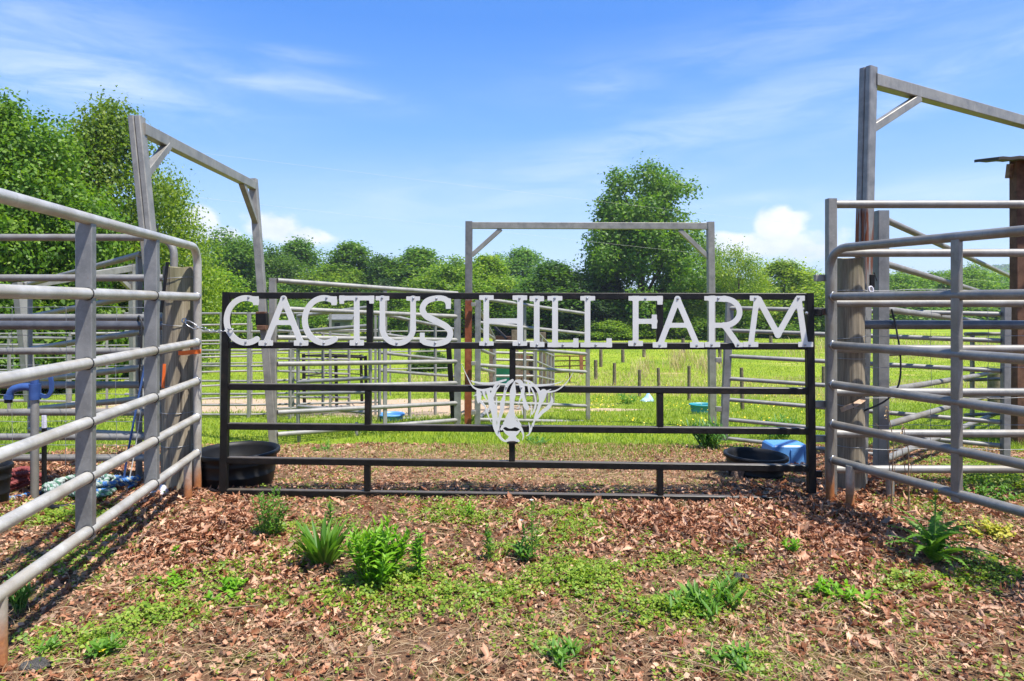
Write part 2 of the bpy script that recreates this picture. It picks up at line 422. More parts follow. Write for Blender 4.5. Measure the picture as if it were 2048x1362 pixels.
for a, b in (((740, 598), (740, 685)), ((1319, 599), (1319, 687)), ((1025, 698), (1025, 772)), ((736.5, 781), (736, 849)), ((1319.5, 787), (1320, 856)),
             ((1024, 863), (1024, 922)), ((735, 930), (735, 980)), ((1319.5, 938), (1320, 990))):
    gbar('upright', a, b, W * .94, W * .96, (0, -1, 0))
LET = []
def arc(cx, cy, rx, ry, a0, a1, hw, n=40):
    return ('s', [(cx + rx * math.cos(R(a0 + (a1 - a0) * i / n)), cy - ry * math.sin(R(a0 + (a1 - a0) * i / n))) for i in range(n + 1)], hw)
s, b = 's', 'b'
def cee(dx): return [arc(350 + dx, 381, 147, 169, 60, 303, 22), (b, 404 + dx, 199, 445 + dx, 266)]
def aye(x0, x1, ap, yt, yb, cb):
    return [(s, [(ap, yt + 24), (x0 + 56, yb - 22)], 22), (s, [(ap, yt + 24), (x1 - 56, yb - 22)], 22), (b, x0, yb - 40, x0 + 108, yb), (b, x1 - 108, yb - 40, x1, yb),
            (s, [(x0 + 118, cb), (x1 - 118, cb)], 18)]
Z3, Z4, Z5 = (400, 540), (800, 540), (1200, 540)
LET += [('C', Z3, cee(0), [(367, 208), (345, 548)]),
 ('A', Z3, aye(445, 820, 633, 193, 572, 398), [(633, 209), (497, 555), (763, 555)]),
 ('C', Z3, cee(591), [(957, 212), (937, 552)]),
 ('T', Z3, [(b, 1056, 195, 1317, 230), (b, 1056, 195, 1091, 256), (b, 1282, 197, 1317, 254), (b, 1165, 200, 1208, 565), (b, 1133, 530, 1241, 571)], [(1185, 213), (1185, 555)]),
 ('U', Z3, [(b, 1330, 197, 1432, 230), (b, 1562, 200, 1665, 232), (s, [(1381, 215), (1381, 440)], 21), (s, [(1613, 215), (1613, 440)], 21), arc(1497, 440, 116, 113, 180, 360, 21)], [(1377, 213), (1614, 215), (1488, 555)]),
 ('S', Z3, [('t', [(1878, 245, 20), (1850, 219, 20), (1790, 213, 20), (1718, 235, 21), (1684, 290, 21), (1708, 345, 22), (1790, 388, 23), (1868, 432, 22), (1895, 482, 21), (1868, 535, 21), (1790, 557, 21), (1710, 549, 20), (1682, 532, 18)], 0), (b, 1860, 215, 1898, 294), (b, 1664, 474, 1700, 548)], [(1789, 218), (1779, 553)]),
 ('H', Z4, [(b, 632, 195, 674, 570), (b, 887, 195, 931, 570), (b, 600, 191, 709, 226), (b, 600, 540, 709, 572), (b, 852, 192, 962, 228), (b, 852, 540, 962, 573), (s, [(660, 386), (900, 386)], 20)], [(653, 215), (905, 215), (651, 555), (903, 558)]),
 ('I', Z4, [(b, 1013, 197, 1056, 580), (b, 980, 197, 1090, 236), (b, 983, 544, 1093, 582)], [(1034, 218), (1036, 567)]),
 ('L', Z4, [(b, 1151, 197, 1195, 580), (b, 1116, 197, 1228, 231), (b, 1116, 550, 1350, 583), (b, 1311, 517, 1350, 583)], [(1170, 215), (1232, 568)]),
 ('L', Z4, [(b, 1397, 197, 1440, 580), (b, 1364, 197, 1476, 231), (b, 1365, 550, 1602, 583), (b, 1562, 516, 1602, 583)], [(1416, 215), (1481, 568)]),
 ('F', Z5, [(b, 247, 198, 291, 570), (b, 215, 197, 473, 232), (b, 433, 198, 473, 262), (s, [(275, 388), (415, 388)], 19), (b, 391, 337, 430, 443), (b, 213, 536, 324, 575)], [(343, 217), (265, 555)]),
 ('A', Z5, aye(398, 788, 586, 196, 586, 418), [(588, 217), (452, 571), (732, 572)]),
 ('R', Z5, [(b, 823, 198, 867, 580), (b, 788, 197, 868, 231), (s, [(845, 218), (940, 218)], 21), arc(940, 318, 115, 100, 90, -90, 21), (s, [(845, 418), (945, 418)], 19), (b, 793, 545, 908, 583), (s, [(945, 425), (1040, 560)], 22), (b, 1022, 549, 1081, 583)], [(895, 215), (845, 566), (1044, 566)]),
 ('M', Z5, [(b, 1132, 194, 1197, 233), (b, 1487, 194, 1548, 233), (s, [(1184, 225), (1141, 555)], 21), (s, [(1200, 222), (1345, 490)], 23), (s, [(1345, 490), (1494, 222)], 22), (s, [(1502, 225), (1549, 555)], 22), (b, 1083, 544, 1196, 582), (b, 1498, 544, 1611, 582)], [(1175, 213), (1502, 213), (1133, 567), (1552, 567)])]
for ch, (ox, oy), prims, bolts in LET:
    allx = [q[0] for p in prims if p[0] != 'b' for q in p[1]] + [q for p in prims if p[0] == 'b' for q in (p[1], p[3])]
    lo, hi = min(allx) - 40, max(allx) + 40
    loops = plate(prims, lo, 150, hi, 630, 3.0, 9)
    t3 = lambda x, y, ox=ox, oy=oy: G(ox + x / 3.783, oy + y / 3.783, -.0235)
    lo_ = plate_mesh('letter', loops, t3, .004, 'letter_white', gate, GN); lo_['label'] = 'white letter ' + ch
    for x, y in bolts: bolt_mb(G(ox + x / 3.783, oy + y / 3.783, -.0275), GN).build('bolt', 'bolt_zinc', lo_)
t = 't'
BULL = [(t, [(285, 283, 4), (330, 298, 9), (430, 318, 13), (540, 320, 15), (640, 305, 14), (760, 272, 10)]), (t, [(155, 55, 2), (235, 225, 4), (300, 350, 7), (370, 398, 11), (460, 412, 16), (560, 395, 20)]),
 (t, [(1000, 335, 13), (1150, 348, 15), (1300, 340, 12), (1420, 325, 6), (1510, 300, 3)]), (t, [(1690, 150, 2), (1600, 290, 4.5), (1490, 392, 7), (1380, 432, 10), (1240, 432, 16)]), (t, [(1645, 160, 1.5), (1560, 260, 2), (1500, 310, 1.5)]),
 (t, [(385, 420, 24), (395, 480, 32), (392, 540, 26), (385, 585, 6)]), (t, [(375, 470, 14), (345, 478, 5), (318, 492, 2)]), (t, [(1375, 398, 3), (1320, 425, 8), (1290, 440, 14)]),
 (t, [(455, 420, 14), (465, 475, 13), (490, 525, 7), (512, 550, 2)]), (t, [(520, 425, 24), (540, 500, 26), (550, 580, 25), (575, 680, 20), (603, 780, 26), (608, 880, 27), (622, 960, 16), (645, 1030, 5)]),
 (t, [(415, 560, 14), (450, 600, 16), (480, 640, 10), (505, 710, 11), (530, 780, 5), (565, 850, 2)]), (t, [(765, 268, 8), (670, 300, 14), (605, 380, 20), (572, 490, 20), (585, 590, 22), (622, 690, 18), (640, 790, 9), (650, 850, 3)]),
 (t, [(680, 345, 4), (625, 410, 13), (585, 500, 12)]), (t, [(640, 500, 3), (632, 600, 10), (640, 700, 4)]), (t, [(545, 600, 10), (530, 660, 7), (515, 720, 2)]),
 (t, [(850, 278, 18), (790, 325, 23), (757, 400, 18), (738, 490, 17), (715, 590, 30), (708, 680, 26), (682, 770, 22), (660, 870, 17), (655, 980, 22), (690, 1060, 16), (745, 1105, 10)]),
 (t, [(880, 295, 8), (862, 380, 30), (856, 450, 42), (846, 550, 32), (842, 640, 27), (838, 720, 42), (828, 790, 66), (822, 850, 84)]), (t, [(700, 940, 16), (735, 895, 20), (850, 882, 26), (930, 900, 24), (975, 950, 16), (1000, 1030, 9), (985, 1090, 4)]),
 (t, [(740, 860, 18), (830, 860, 40), (920, 860, 18), (970, 890, 4)]), (t, [(900, 285, 14), (955, 300, 28), (985, 375, 32), (990, 440, 22), (960, 520, 12), (925, 610, 3)]), (t, [(985, 450, 20), (1008, 540, 20), (1030, 620, 32), (1052, 655, 26), (1060, 680, 4)]),
 (t, [(905, 770, 2), (925, 820, 8), (968, 880, 4)]), (t, [(1010, 275, 8), (1090, 300, 13), (1165, 365, 17), (1215, 440, 22), (1236, 540, 24), (1212, 640, 20), (1175, 740, 18), (1145, 840, 11), (1136, 905, 3)]),
 (t, [(1060, 290, 8), (1075, 380, 14), (1082, 440, 9), (1086, 492, 2)]), (t, [(1090, 350, 8), (1138, 440, 10), (1166, 540, 9), (1160, 640, 13), (1120, 740, 6)]), (t, [(1275, 440, 44), (1262, 520, 30), (1230, 600, 18)]),
 (t, [(1378, 490, 4), (1388, 560, 20), (1340, 640, 24), (1250, 715, 22), (1180, 800, 16)]), (t, [(1100, 580, 3), (1110, 690, 8), (1092, 780, 2)]), (t, [(1072, 850, 3), (1088, 920, 9), (1080, 1000, 5)]), (t, [(1125, 860, 6), (1105, 950, 9), (1070, 1015, 6), (1040, 1030, 3)]),
 (t, [(950, 610, 3), (935, 650, 6), (905, 655, 3)]), (t, [(970, 640, 3), (985, 700, 6), (990, 745, 2)]), (t, [(722, 942, 4), (765, 985, 18), (850, 1020, 44), (815, 1070, 24), (760, 1108, 10)]), (t, [(960, 948, 4), (915, 990, 18), (850, 1020, 44), (885, 1075, 24), (944, 1108, 8)]),
 (t, [(770, 1092, 10), (850, 1085, 16), (930, 1092, 10)])]
loops = plate(BULL, 120, 20, 1730, 1150, 5.0, 5)
bp = plate_mesh('bull_head_plate', loops, lambda x, y: G(900 + x / 6.81, 720 + y / 6.81, -.0235), .004, 'letter_white', gate, GN)
for x, y in ((768, 372), (973, 375), (668, 965)): bolt_mb(G(900 + x / 6.81, 720 + y / 6.81, -.0275), GN, .005).build('bolt', 'bolt_zinc', bp)
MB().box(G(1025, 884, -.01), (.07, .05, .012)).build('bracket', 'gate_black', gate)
# hinge straps on the right stile
for v in (625, 948):
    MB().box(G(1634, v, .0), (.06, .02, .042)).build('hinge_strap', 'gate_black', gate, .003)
bolt_mb(G(1613, 626, -.022), GN, .008).build('hinge_bolt', 'bolt_zinc', gate)

# ================================================================ pipe panels
def zrow(vs, Y): return [H + (V0 - v) / F * Y for v in vs]
def panel(name, label, cat, A, B, zA, zB, mat, r=.0245, group=None, ups=(), bentA=False, bentB=False, skip=(), postA=None, postB=None, low=.1, n=12):
    """A, B = (X, Y) ends; zA, zB rail heights top to bottom; ups = list of (t, width, mat, zlow or None)"""
    A, B = Vector((A[0], A[1], 0)), Vector((B[0], B[1], 0)); d = (B - A).normalized()
    root = thing(name, (A.x, A.y, gz(A.x, A.y)), label, cat, group)
    at = lambda t_, z: A.lerp(B, t_) + Vector((0, 0, z))
    for i, (a, b_) in enumerate(zip(zA, zB)):
        if i in skip: continue
        p, q = at(0, a), at(1, b_); pts = [p, q]
        if i == 0 and (bentA or bentB):
            rad = .12
            def bend(p, d_): return [p + Vector((0, 0, -rad)) + d_ * (rad - rad * math.cos(R(w))) + Vector((0, 0, rad * math.sin(R(w)))) for w in range(0, 91, 15)]
            L = (q - p); pts = []
            if bentA: pts += [Vector((p.x, p.y, gz(p.x, p.y) - .05))] + bend(p, d)
            else: pts += [p]
            if bentB: pts += bend(q, -d)[::-1] + [Vector((q.x, q.y, gz(q.x, q.y) - .05))]
            else: pts += [q]
        MB().tube(pts, r, n).build('rail', mat, root)
    tops = lambda t_: zA[0] + (zB[0] - zA[0]) * t_
    bots = lambda t_: zA[-1] + (zB[-1] - zA[-1]) * t_
    for t_, w, m_, up, lo in ups:
        zt = tops(t_) + up; p = at(t_, 0); zb = (bots(t_) - .02) if lo == 'r' else gz(p.x, p.y) - .05
        MB().bar(Vector((p.x, p.y, zb)), Vector((p.x, p.y, zt)), w[0], w[1], d, .003).build('upright', m_, root)
    for pt, e in ((postA, A), (postB, B)):
        if pt:
            w, m_, zt, zb = pt
            MB().bar(Vector((e.x, e.y, zb if zb is not None else gz(e.x, e.y) - .1)), Vector((e.x, e.y, zt)), w, w, d).build('end_post', m_, root)
    return root
def px(u, Y): return ((u - U0) / F * Y, Y)
# left near panel (bright, sunlit)
def P1(Y): return (-2.09 + (4.32 - Y) * .1627, Y)
zr = [1.615, 1.288, .985, .728, .489, .253]
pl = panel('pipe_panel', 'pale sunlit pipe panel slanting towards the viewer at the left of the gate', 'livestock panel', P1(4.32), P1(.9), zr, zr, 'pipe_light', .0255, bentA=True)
for Yp in (3.59, 2.85):
    x, y = P1(Yp); d = Vector((.16, -1, 0)).normalized()
    MB().bar(Vector((x - .018, y, .215)), Vector((x - .018, y, 1.60)), .068, .045, d).build('upright', 'post_blue', pl)
    for z in zr[1:]:
        mb = MB(); c = Vector((x, y, z)) + d * .024; e1 = Vector((d.y, -d.x, 0)).normalized()
        mb.tube([c + (e1 * math.cos(6.2832 * i / 20) + Vector((0, 0, 1)) * math.sin(6.2832 * i / 20)) * .0262 for i in range(20)], .0032, 5, closed=True)
        mb.build('hole_ring', 'cord_black', pl)  # black ring added for the dark gap where the rail enters its hole
for Yp, dx in ((4.13, 0), (2.215, 0)):
    x, y = P1(Yp); MB().tube([(x, y, -.05), (x, y, .25)], .0245).build('leg', 'pipe_light', pl)
# right near panel (shaded side)
def P2(Y): return (1.986 + .389 * (4.06 - Y), Y)
zr2 = [1.585, 1.287, .985, .741, .494, .272]
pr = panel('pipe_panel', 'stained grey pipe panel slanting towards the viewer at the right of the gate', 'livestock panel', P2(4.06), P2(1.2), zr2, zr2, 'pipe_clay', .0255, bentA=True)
x, y = P2(3.33); MB().bar(Vector((x, y - .012, .235)), Vector((x, y - .012, 1.57)), .034, .045, Vector((.39, -1, 0)).normalized()).build('upright', 'pipe_clay', pr)
x, y = P2(3.9); MB().tube([(x - .02, y, -.05), (x - .02, y, .27)], .0245).build('leg', 'pipe_light', pr)
for v in (556, 623, 808, 877):
    mb = MB(); c = P(1641, v, 4.1); mb.box(c, (.075, .03, .042)); mb.build('latch_plate', 'dry_wood' if v == 623 else 'frame_steel', pr, .003)
for root, d_, A_, zz in ((pl, Vector((.16, -1, 0)).normalized(), P1(4.32), zr), (pr, Vector((.389, -1, 0)).normalized(), P2(4.06), zr2)):
    e1 = Vector((d_.y, -d_.x, 0))
    for z in zz[1:]:
        c = Vector((A_[0], A_[1], z)) + d_ * .029
        MB().tube([c + (e1 * math.cos(6.2832 * i / 18) + Vector((0, 0, 1)) * math.sin(6.2832 * i / 18)) * (.0265 + .0015 * math.sin(i * 5)) for i in range(18)], .0042, 5, closed=True).build('weld_bead', 'chain_steel', root)
# left frontal fence panel behind the left wooden post
B8 = [1.70, 1.42, 1.146, .914, .68, .49, .32, .175]
pB = panel('pipe_panel', 'eight-rail grey pipe panel running left behind the left wooden post', 'livestock panel', px(348, 4.5), px(-260, 4.5), B8, B8, 'pipe_grey', .0245, bentA=True)
x, y = px(-260, 4.5); MB().tube([(x, y, -.05), (x, y, 1.7)], .0245).build('leg', 'pipe_grey', pB)
# dark top pipes of the wire fences
lp = tag(MB().tube([P(331, 651, 4.38), P(-220, 650, 4.38)], .031, 14).build('fence_pipe', 'pipe_dark'), 'thick dark fence pipe butted against the left wooden post', 'pipe')
rp = tag(MB().tube([P(1712, 649, 4.33), P(2420, 651, 4.33)], .031, 14).build('fence_pipe', 'pipe_dark'), 'thick dark fence pipe butted against the right wooden post', 'pipe')
# right frontal panel
D7 = [1.88, 1.568, 1.246, .952, .675, .41, .18]
pD = panel('pipe_panel', 'tall seven-rail grey pipe panel behind the right wooden post with square end post', 'livestock panel', px(1670, 4.17), px(2500, 4.17), D7, D7, 'pipe_grey', .026, postA=None)
x, y = px(1662, 4.17); MB().bar(Vector((x, y, -.05)), Vector((x, y, 1.915)), .058, .05, (0, -1, 0)).build('end_post', 'frame_steel', pD)
for u in (1780, 2300):
    x, y = px(u, 4.17); MB().tube([(x, y, -.06), (x, y, .18)], .0245).build('leg', 'pipe_grey', pD)
# right panel going away
zE = zrow([437, 526, 618, 706, 782, 852, 920], 4.65); zE2 = [z - .13 for z in zE]
pE = panel('pipe_panel', 'grey pipe panel running back from the square post beside the rust streaked frame', 'livestock panel', px(1766, 4.65), (6.9, 8.9), zE, [z - .28 for z in zE], 'pipe_grey', .0245)
x, y = px(1762, 4.62); MB().bar(Vector((x, y, gz(x, y) - .1)), Vector((x, y, H + 183 / F * 4.62)), .08, .075, (0, -1, 0)).build('end_post', 'post_blue', pE)
x, y = px(2240, 7.9); MB().bar(Vector((6.9, 8.9, -.6)), Vector((6.9, 8.9, 1.65)), .08, .075, (0, -1, 0)).build('end_post', 'post_blue', pE)
# right rear low gate
zF = zrow([616, 661, 712, 757, 799, 839, 877], 6.6); zF2 = [z - .045 for z in zF]
pF = panel('tube_gate', 'low seven-bar grey tube gate standing open behind the letters R and M', 'gate', px(1456, 6.6), px(2000, 5.6), zF, zF2, 'pipe_far', .021)
MB().bar(P(1460, 603, 6.6), P(1447, 880, 6.6), .075, .05, (0, -1, 0)).build('end_post', 'post_blue', pF)
MB().bar(P(2012, 612, 5.58), P(2010, 945, 5.58), .062, .05, (0, -1, 0)).build('end_post', 'post_blue', pF)
for v in (720, 818):
    MB().box(P(1437, v, 6.58), (.06, .03, .05)).build('hinge', 'frame_steel', pF, .004)
# black field gate seen beyond the tube gate
# centre-left panel
zC = zrow([561, 617, 675, 728, 775, 825, 869], 7.0); zC2 = zrow([587, 633, 680, 723, 766, 806, 840], 8.5)
pC = panel('pipe_panel', 'seven-rail pipe panel behind the letters A to S, rising to the left', 'livestock panel', px(555, 7.0), px(915, 8.5), zC, zC2, 'pipe_far', .027, ups=[(.55, (.02, .05), 'pipe_far', 0, 'r')])
x, y = px(546, 7.0); MB().bar(Vector((x, y, gz(x, y) - .1)), Vector((x, y, H + 49 / F * 7)), .072, .06, (0, -1, 0)).build('end_post', 'frame_steel', pC)
x, y = px(915, 8.5); MB().bar(Vector((x, y, gz(x, y) - .1)), Vector((x, y, H + 20 / F * 8.5)), .085, .06, (0, -1, 0)).build('end_post', 'post_blue', pC)
for u, Y in ((598, 7.2), (713, 7.7)):
    x, y = px(u, Y); MB().tube([(x, y, gz(x, y) - .05), (x, y, -.17)], .02).build('leg', 'pipe_far', pC)
# centre swing gate
zK = zrow([596, 645, 690, 730, 768, 804, 839], 8.45); zK2 = zrow([628, 668, 708, 744, 778, 812, 844], 9.4)
pK = panel('tube_gate', 'seven-bar tube gate swung back behind the word HILL, hung on the rust-red post', 'gate', px(957, 8.45), px(1174, 9.4), zK, zK2, 'pipe_far', .024, ups=[(.40, (.025, .04), 'pipe_far', 0, 'r')])
MB().bar(P(956, 600, 8.45), P(955, 848, 8.45), .075, .06, (0, -1, 0)).build('end_post', 'post_blue', pK)
MB().bar(P(1175, 622, 9.4), P(1176, 850, 9.4), .06, .05, (0, -1, 0)).build('end_post', 'frame_steel', pK)
for v in (609, 727, 825):
    MB().box(P(947, v, 8.4), (.06, .05, .05)).build('hinge', 'frame_steel', pK, .004)

# ================================================================ tall bow frames
def frame(label, posts, beam, braces, loc, pm='frame_steel', pms=None, w=.09, bw=.085, split=False):
    root = thing('bow_frame', loc, label, 'frame')
    for i, (a, b_, wd) in enumerate(posts):
        d = (Vector(beam[1]) - Vector(beam[0])); d.z = 0
        if i == 0 and split:
            sd_ = Vector(d).normalized().cross(Vector((0, 0, 1))); mb = MB()
            for k in (-1, 1): mb.bar(b_ + sd_ * wd * .26 * k, a + sd_ * wd * .26 * k, wd * .485, wd, d, .006)
            mb.build('post', (pms or {}).get(i, pm), root); continue
        MB().bar(b_, a, wd, wd, d).build('post', (pms or {}).get(i, pm), root)
    MB().bar(beam[0], beam[1], w * .8, bw, (0, 0, 1)).build('beam', pm, root)
    for a, b_ in braces:
        up = (Vector(beam[1]) - Vector(beam[0])).cross(Vector((0, 0, 1)))
        MB().bar(a, b_, w * .62, w * .62, up).build('brace', pm, root)
    return root
YL1, YL2 = 4.62, 7.0
bl = lambda s_: P(285, 258, YL1).lerp(P(507, 372, YL2), s_)
lt, lb = P(273, 234, YL1), P(346, 968, YL1); lt2, lb2 = P(506, 358, YL2), P(548, 893, YL2)
on = lambda a, b_, s_: a.lerp(b_, s_)
frame('leaning galvanized bow frame over the left lane, its near post beside the left wooden post', [(lt, lb, .085), (lt2, lb2, .08)], (P(281, 257, YL1), P(508, 372, YL2)),
      [(bl(.16) + Vector((0, 0, -.03)), on(lt, lb, .165)), (bl(.85) + Vector((0, 0, -.03)), on(lt2, lb2, .17))], (lb.x, lb.y, 0), split=True)
ct, cb = P(938, 443, 8.5), P(936, 850, 8.5); dt, db = P(1420.5, 444, 8.5), P(1425, 856, 8.5)
frame('upright galvanized bow frame behind the gate, in front of the big tree', [(ct, cb, .09), (dt, db, .088)], (P(938, 451, 8.5), P(1420, 452.5, 8.5)),
      [(P(1002, 458, 8.5), P(943, 511, 8.5)), (P(1359, 460, 8.5), P(1416, 514, 8.5))], (cb.x, cb.y, cb.z), pms={0: 'rusty_post'})
rt, rb = P(1737, 136, 4.5), P(1716, 985, 4.5)
re = P(2048, 245, 5.55); rd = (re - P(1750, 163, 4.5)); rend = P(1750, 163, 4.5) + rd * 1.9
frame('tallest galvanized bow frame over the right lane, rust streaked near post', [(rt, rb, .085), (rend + Vector((0, 0, .03)), Vector((rend.x, rend.y, -.5)), .085)], (P(1745, 161, 4.5), rend),
      [(P(1750, 163, 4.5) + rd * .245 + Vector((0, 0, -.04)), P(1742, 258, 4.5))], (rb.x, rb.y, 0), pms={0: 'frame_rust_streak'}, split=True)
st_, sb_ = P(266, 528, 9.0), P(268, 810, 9.0); s2, s3 = P(38, 565, 7.6), P(62, 800, 7.6)
frame('small low bow frame in the left background, seen between the near panel posts', [(st_, sb_, .085), (s2, s3, .1)], (P(266, 536, 9.0), P(46, 572, 7.6)),
      [(P(226, 543, 8.75), P(264, 580, 9.0))], (sb_.x, sb_.y, sb_.z))

# ================================================================ background pens
def bg(label, u0, Y0, v0s, u1, Y1, v1s, ups=(0, 1), mat='pipe_far', r=.017, group=None, name='pipe_panel', bent=False):
    zA, zB = zrow(v0s, Y0), zrow(v1s, Y1)
    p = panel(name, label, 'livestock panel' if 'gate' not in name else 'gate', px(u0, Y0), px(u1, Y1), zA, zB, mat, r, group, n=8)
    for t_ in ups:
        a, b_ = Vector((*px(u0, Y0), 0)), Vector((*px(u1, Y1), 0)); q = a.lerp(b_, t_)
        MB().bar(Vector((q.x, q.y, gz(q.x, q.y) - .05)), Vector((q.x, q.y, zA[0] + (zB[0] - zA[0]) * t_ + .02)), .036, .036, (b_ - a).normalized(), .003).build('upright', mat, p)
    return p
bg('grey pipe panel falling away to the left behind the near left panel', 284, 4.66, [508, 590, 664, 735, 798, 870], 60, 6.3, [568, 633, 698, 762, 818, 858], (0.02, 1), 'pipe_grey', .024)
i8 = [627, 663, 701, 732, 762, 788, 810, 829]
bg('eight-rail pen panel between the near left panel and the gate stile', 250, 9.7, i8, 497, 9.7, i8, (.1, .78, 1))
bg('far pen panel seen through the left bays of the black gate', 300, 12.0, [652, 684, 717, 747, 776, 802, 820], 503, 12.6, [648, 680, 712, 741, 768, 793, 812], (0, 1), group=None)
bg('pen panel crossing behind the letters A and C', 556, 9.4, [661, 700, 717, 742, 794, 817], 698, 10.8, [671, 690, 719, 748, 795, 812], (.15, .6, 1))
bg('panel rising to the right behind the letters C and T', 596, 8.6, [632, 663, 697, 764, 787, 812], 742, 8.2, [614, 651, 692, 756, 784, 826], (0.0, .99), r=.024)
bg('pipe panel with thin uprights behind the letters U and S', 759, 9.2, [627, 667, 705, 741, 780, 840], 912, 10.6, [659, 690, 722, 753, 782, 832], (0, .36, .70, 1), r=.023)
bg('eight-rail pen panel spanning behind the letters C, T and U', 500, 9.9, i8, 756, 10.2, [626, 660, 697, 728, 757, 783, 804, 822], (0, .33, .62, .98))
bg('round pen panel closing the far side of the sand pen', 400, 14.6, [665, 688, 708, 727, 744], 900, 15.5, [662, 683, 702, 720, 736], (.08, .42, .75), r=.016)
bg('round pen panel at the far left behind the small bow frame', -80, 13.0, [668, 694, 718, 741, 762], 400, 13.6, [664, 689, 712, 734, 755], (.2, .45, .8), r=.016)
bg('short panel of the loading chute behind the letter H', 958, 8.9, [618, 657, 698, 737, 790, 836], 988, 11.0, [675, 677, 710, 744, 780, 810], (1,), r=.026)
bg('level panel of the loading chute between the letters H and I', 990, 11.0, [682, 705, 719, 752, 790], 1068, 11.2, [684, 707, 721, 752, 790], (0, 1), r=.022)
cage = bg('close-barred chute panel ending behind the letter L', 1072, 11.2, [662, 698, 722, 752], 1107, 12.6, [698, 712, 738, 760], (0, .3, .62, .82, 1), r=.022)
bg('grey panel in the far left background beside the hydrant', -60, 10.5, [675, 690, 745, 800], 135, 10.5, [676, 690, 745, 803], (.4, 1), r=.022)
bg('low grey panel in the left background under the small frame', 140, 11.0, [668, 700, 742, 775, 805], 285, 11.4, [665, 697, 740, 772, 800], (0, .5, 1), r=.02)
bg('long rail panel at the far right beyond the shed post', 1930, 7.4, [668, 700, 760, 830], 2200, 8.0, [666, 696, 752, 820], (0.05, .5), r=.02, mat='frame_steel')
rg = bg('rusty six-bar field gate in the pasture right of the chute', 1107, 20, [712, 722, 733, 745], 1171, 19, [712, 721, 731, 743], (.52,), 'rust_far', .018, name='field_gate')
MB().bar(P(1162, 709, 19), P(1163, 748, 19), .1, .1, (0, -1, 0)).build('end_post', 'rust_far', rg)
# timber loading chute
ch = thing('loading_chute', GP(1040, 800), 'dark timber loading chute with slatted side behind the letter I', 'chute')
for u, Y, v0, v1 in ((1030, 12.2, 660, 790), (985, 13.2, 690, 775), (1100, 13.5, 690, 775), (1085, 13.0, 665, 780)):
    MB().bar(P(u, v0, Y), P(u, v1, Y), .13, .13, (0, -1, 0)).build('post', 'dark_post', ch)
for a, b_ in (((1035, 712, 12.6), (1072, 718, 13.4)), ((1035, 752, 12.6), (1072, 750, 13.4)), ((992, 676, 12.8), (1030, 678, 12.2))):
    MB().bar(P(*a), P(*b_), .05, .09, (0, 0, 1)).build('rail', 'brown_boards', ch)
for i in range(7):
    k = i / 6; MB().bar(P(1038 + 32 * k, 708 + 6 * k, 12.65 + .7 * k), P(1038 + 32 * k, 766 - 4 * k, 12.65 + .7 * k), .06, .03, (0, -1, 0)).build('slat', 'dark_post', ch)
MB().bar(P(990, 655, 12.8), P(1014, 678, 12.4), .05, .05, (0, -1, 0)).build('brace', 'gate_black', ch)
tb = thing('feed_bin', GP(1007, 776), 'dark teal feed bin standing inside the chute', 'bin')
c = GP(1007, 776); MB().lathe([(.36, 0), (.42, .55), (.45, .56), (.45, .59), (.40, .59), (.36, .1), (0, .08)], c, 20, 1, .7).build('shell', 'plastic_teal', tb)
# black hay feeder
hf = thing('hay_feeder', GP(668, 775), 'black steel hay feeder frame standing on the bare sand of the pen', 'feeder')
Yh = (11.6, 12.6)
c4 = [P(607, 711, 11.6), P(731, 715, 11.6), P(722, 712, 12.8), P(660, 709, 12.8)]
for i in range(4): MB().bar(c4[i], c4[(i + 1) % 4], .032, .032, (0, 0, 1)).build('top_rail', 'gate_black', hf)
for i in range(4): MB().bar(c4[i] + Vector((0, 0, -.36)), c4[(i + 1) % 4] + Vector((0, 0, -.36)), .02, .02, (0, 0, 1)).build('lower_rail', 'gate_black', hf)
for q in c4 + [c4[0].lerp(c4[1], .52)]:
    MB().bar(q + Vector((0, 0, .03)), Vector((q.x + .02, q.y, gz(q.x, q.y) - .03)), .05, .05, (0, -1, 0)).build('leg', 'gate_black', hf)
# leaning black post by the S
tag(MB().bar(P(897, 690, 9.3), P(908, 850, 9.3), .07, .06, (0, -1, 0)).build('steel_post', 'gate_black'), 'slim leaning black steel post just left of the rust-red post', 'post')

# ================================================================ wooden posts
def round_post(name, label, base, top, r, mat, cat='post', n=22, wires=(), seed=0):
    rr = random.Random(seed); root = thing(name, base, label, cat)
    b_, t_ = Vector(base) - Vector((0, 0, .1)), Vector(top); mb = MB(); vs, fs = [], []
    ph = [rr.uniform(0, 6) for _ in range(4)]; lev = 10
    for k in range(lev + 1):
        c = b_.lerp(t_, k / lev)
        for i in range(n):
            a = 6.28318 * i / n
            q = r * (1 + .035 * math.sin(2 * a + ph[0]) + .02 * math.sin(5 * a + ph[1] + k * .3)) * (1.05 - .05 * k / lev)
            dz = .006 * math.sin(3 * a + ph[2]) if k == lev else 0
            vs.append(c + Vector((q * math.cos(a), q * math.sin(a), dz)))
    for k in range(lev):
        for i in range(n): fs.append((k * n + i, k * n + (i + 1) % n, (k + 1) * n + (i + 1) % n, (k + 1) * n + i))
    mb.add(vs, fs, True); mb.add(vs[-n:], [tuple(range(n))]); mb.build('shaft', mat, root)
    for z, tilt in wires:
        f = (z - b_.z) / (t_.z - b_.z); c = b_.lerp(t_, f); R_ = r * 1.05
        MB().tube([c + Vector((R_ * math.cos(a), R_ * math.sin(a), tilt * math.cos(a))) for a in [6.28318 * i / 24 for i in range(24)]], .0022, 5, closed=True).build('wire_wrap', 'wire_steel', root)
    return root
YW = 4.36
wl = P(355, 985, YW); wl.z = 0
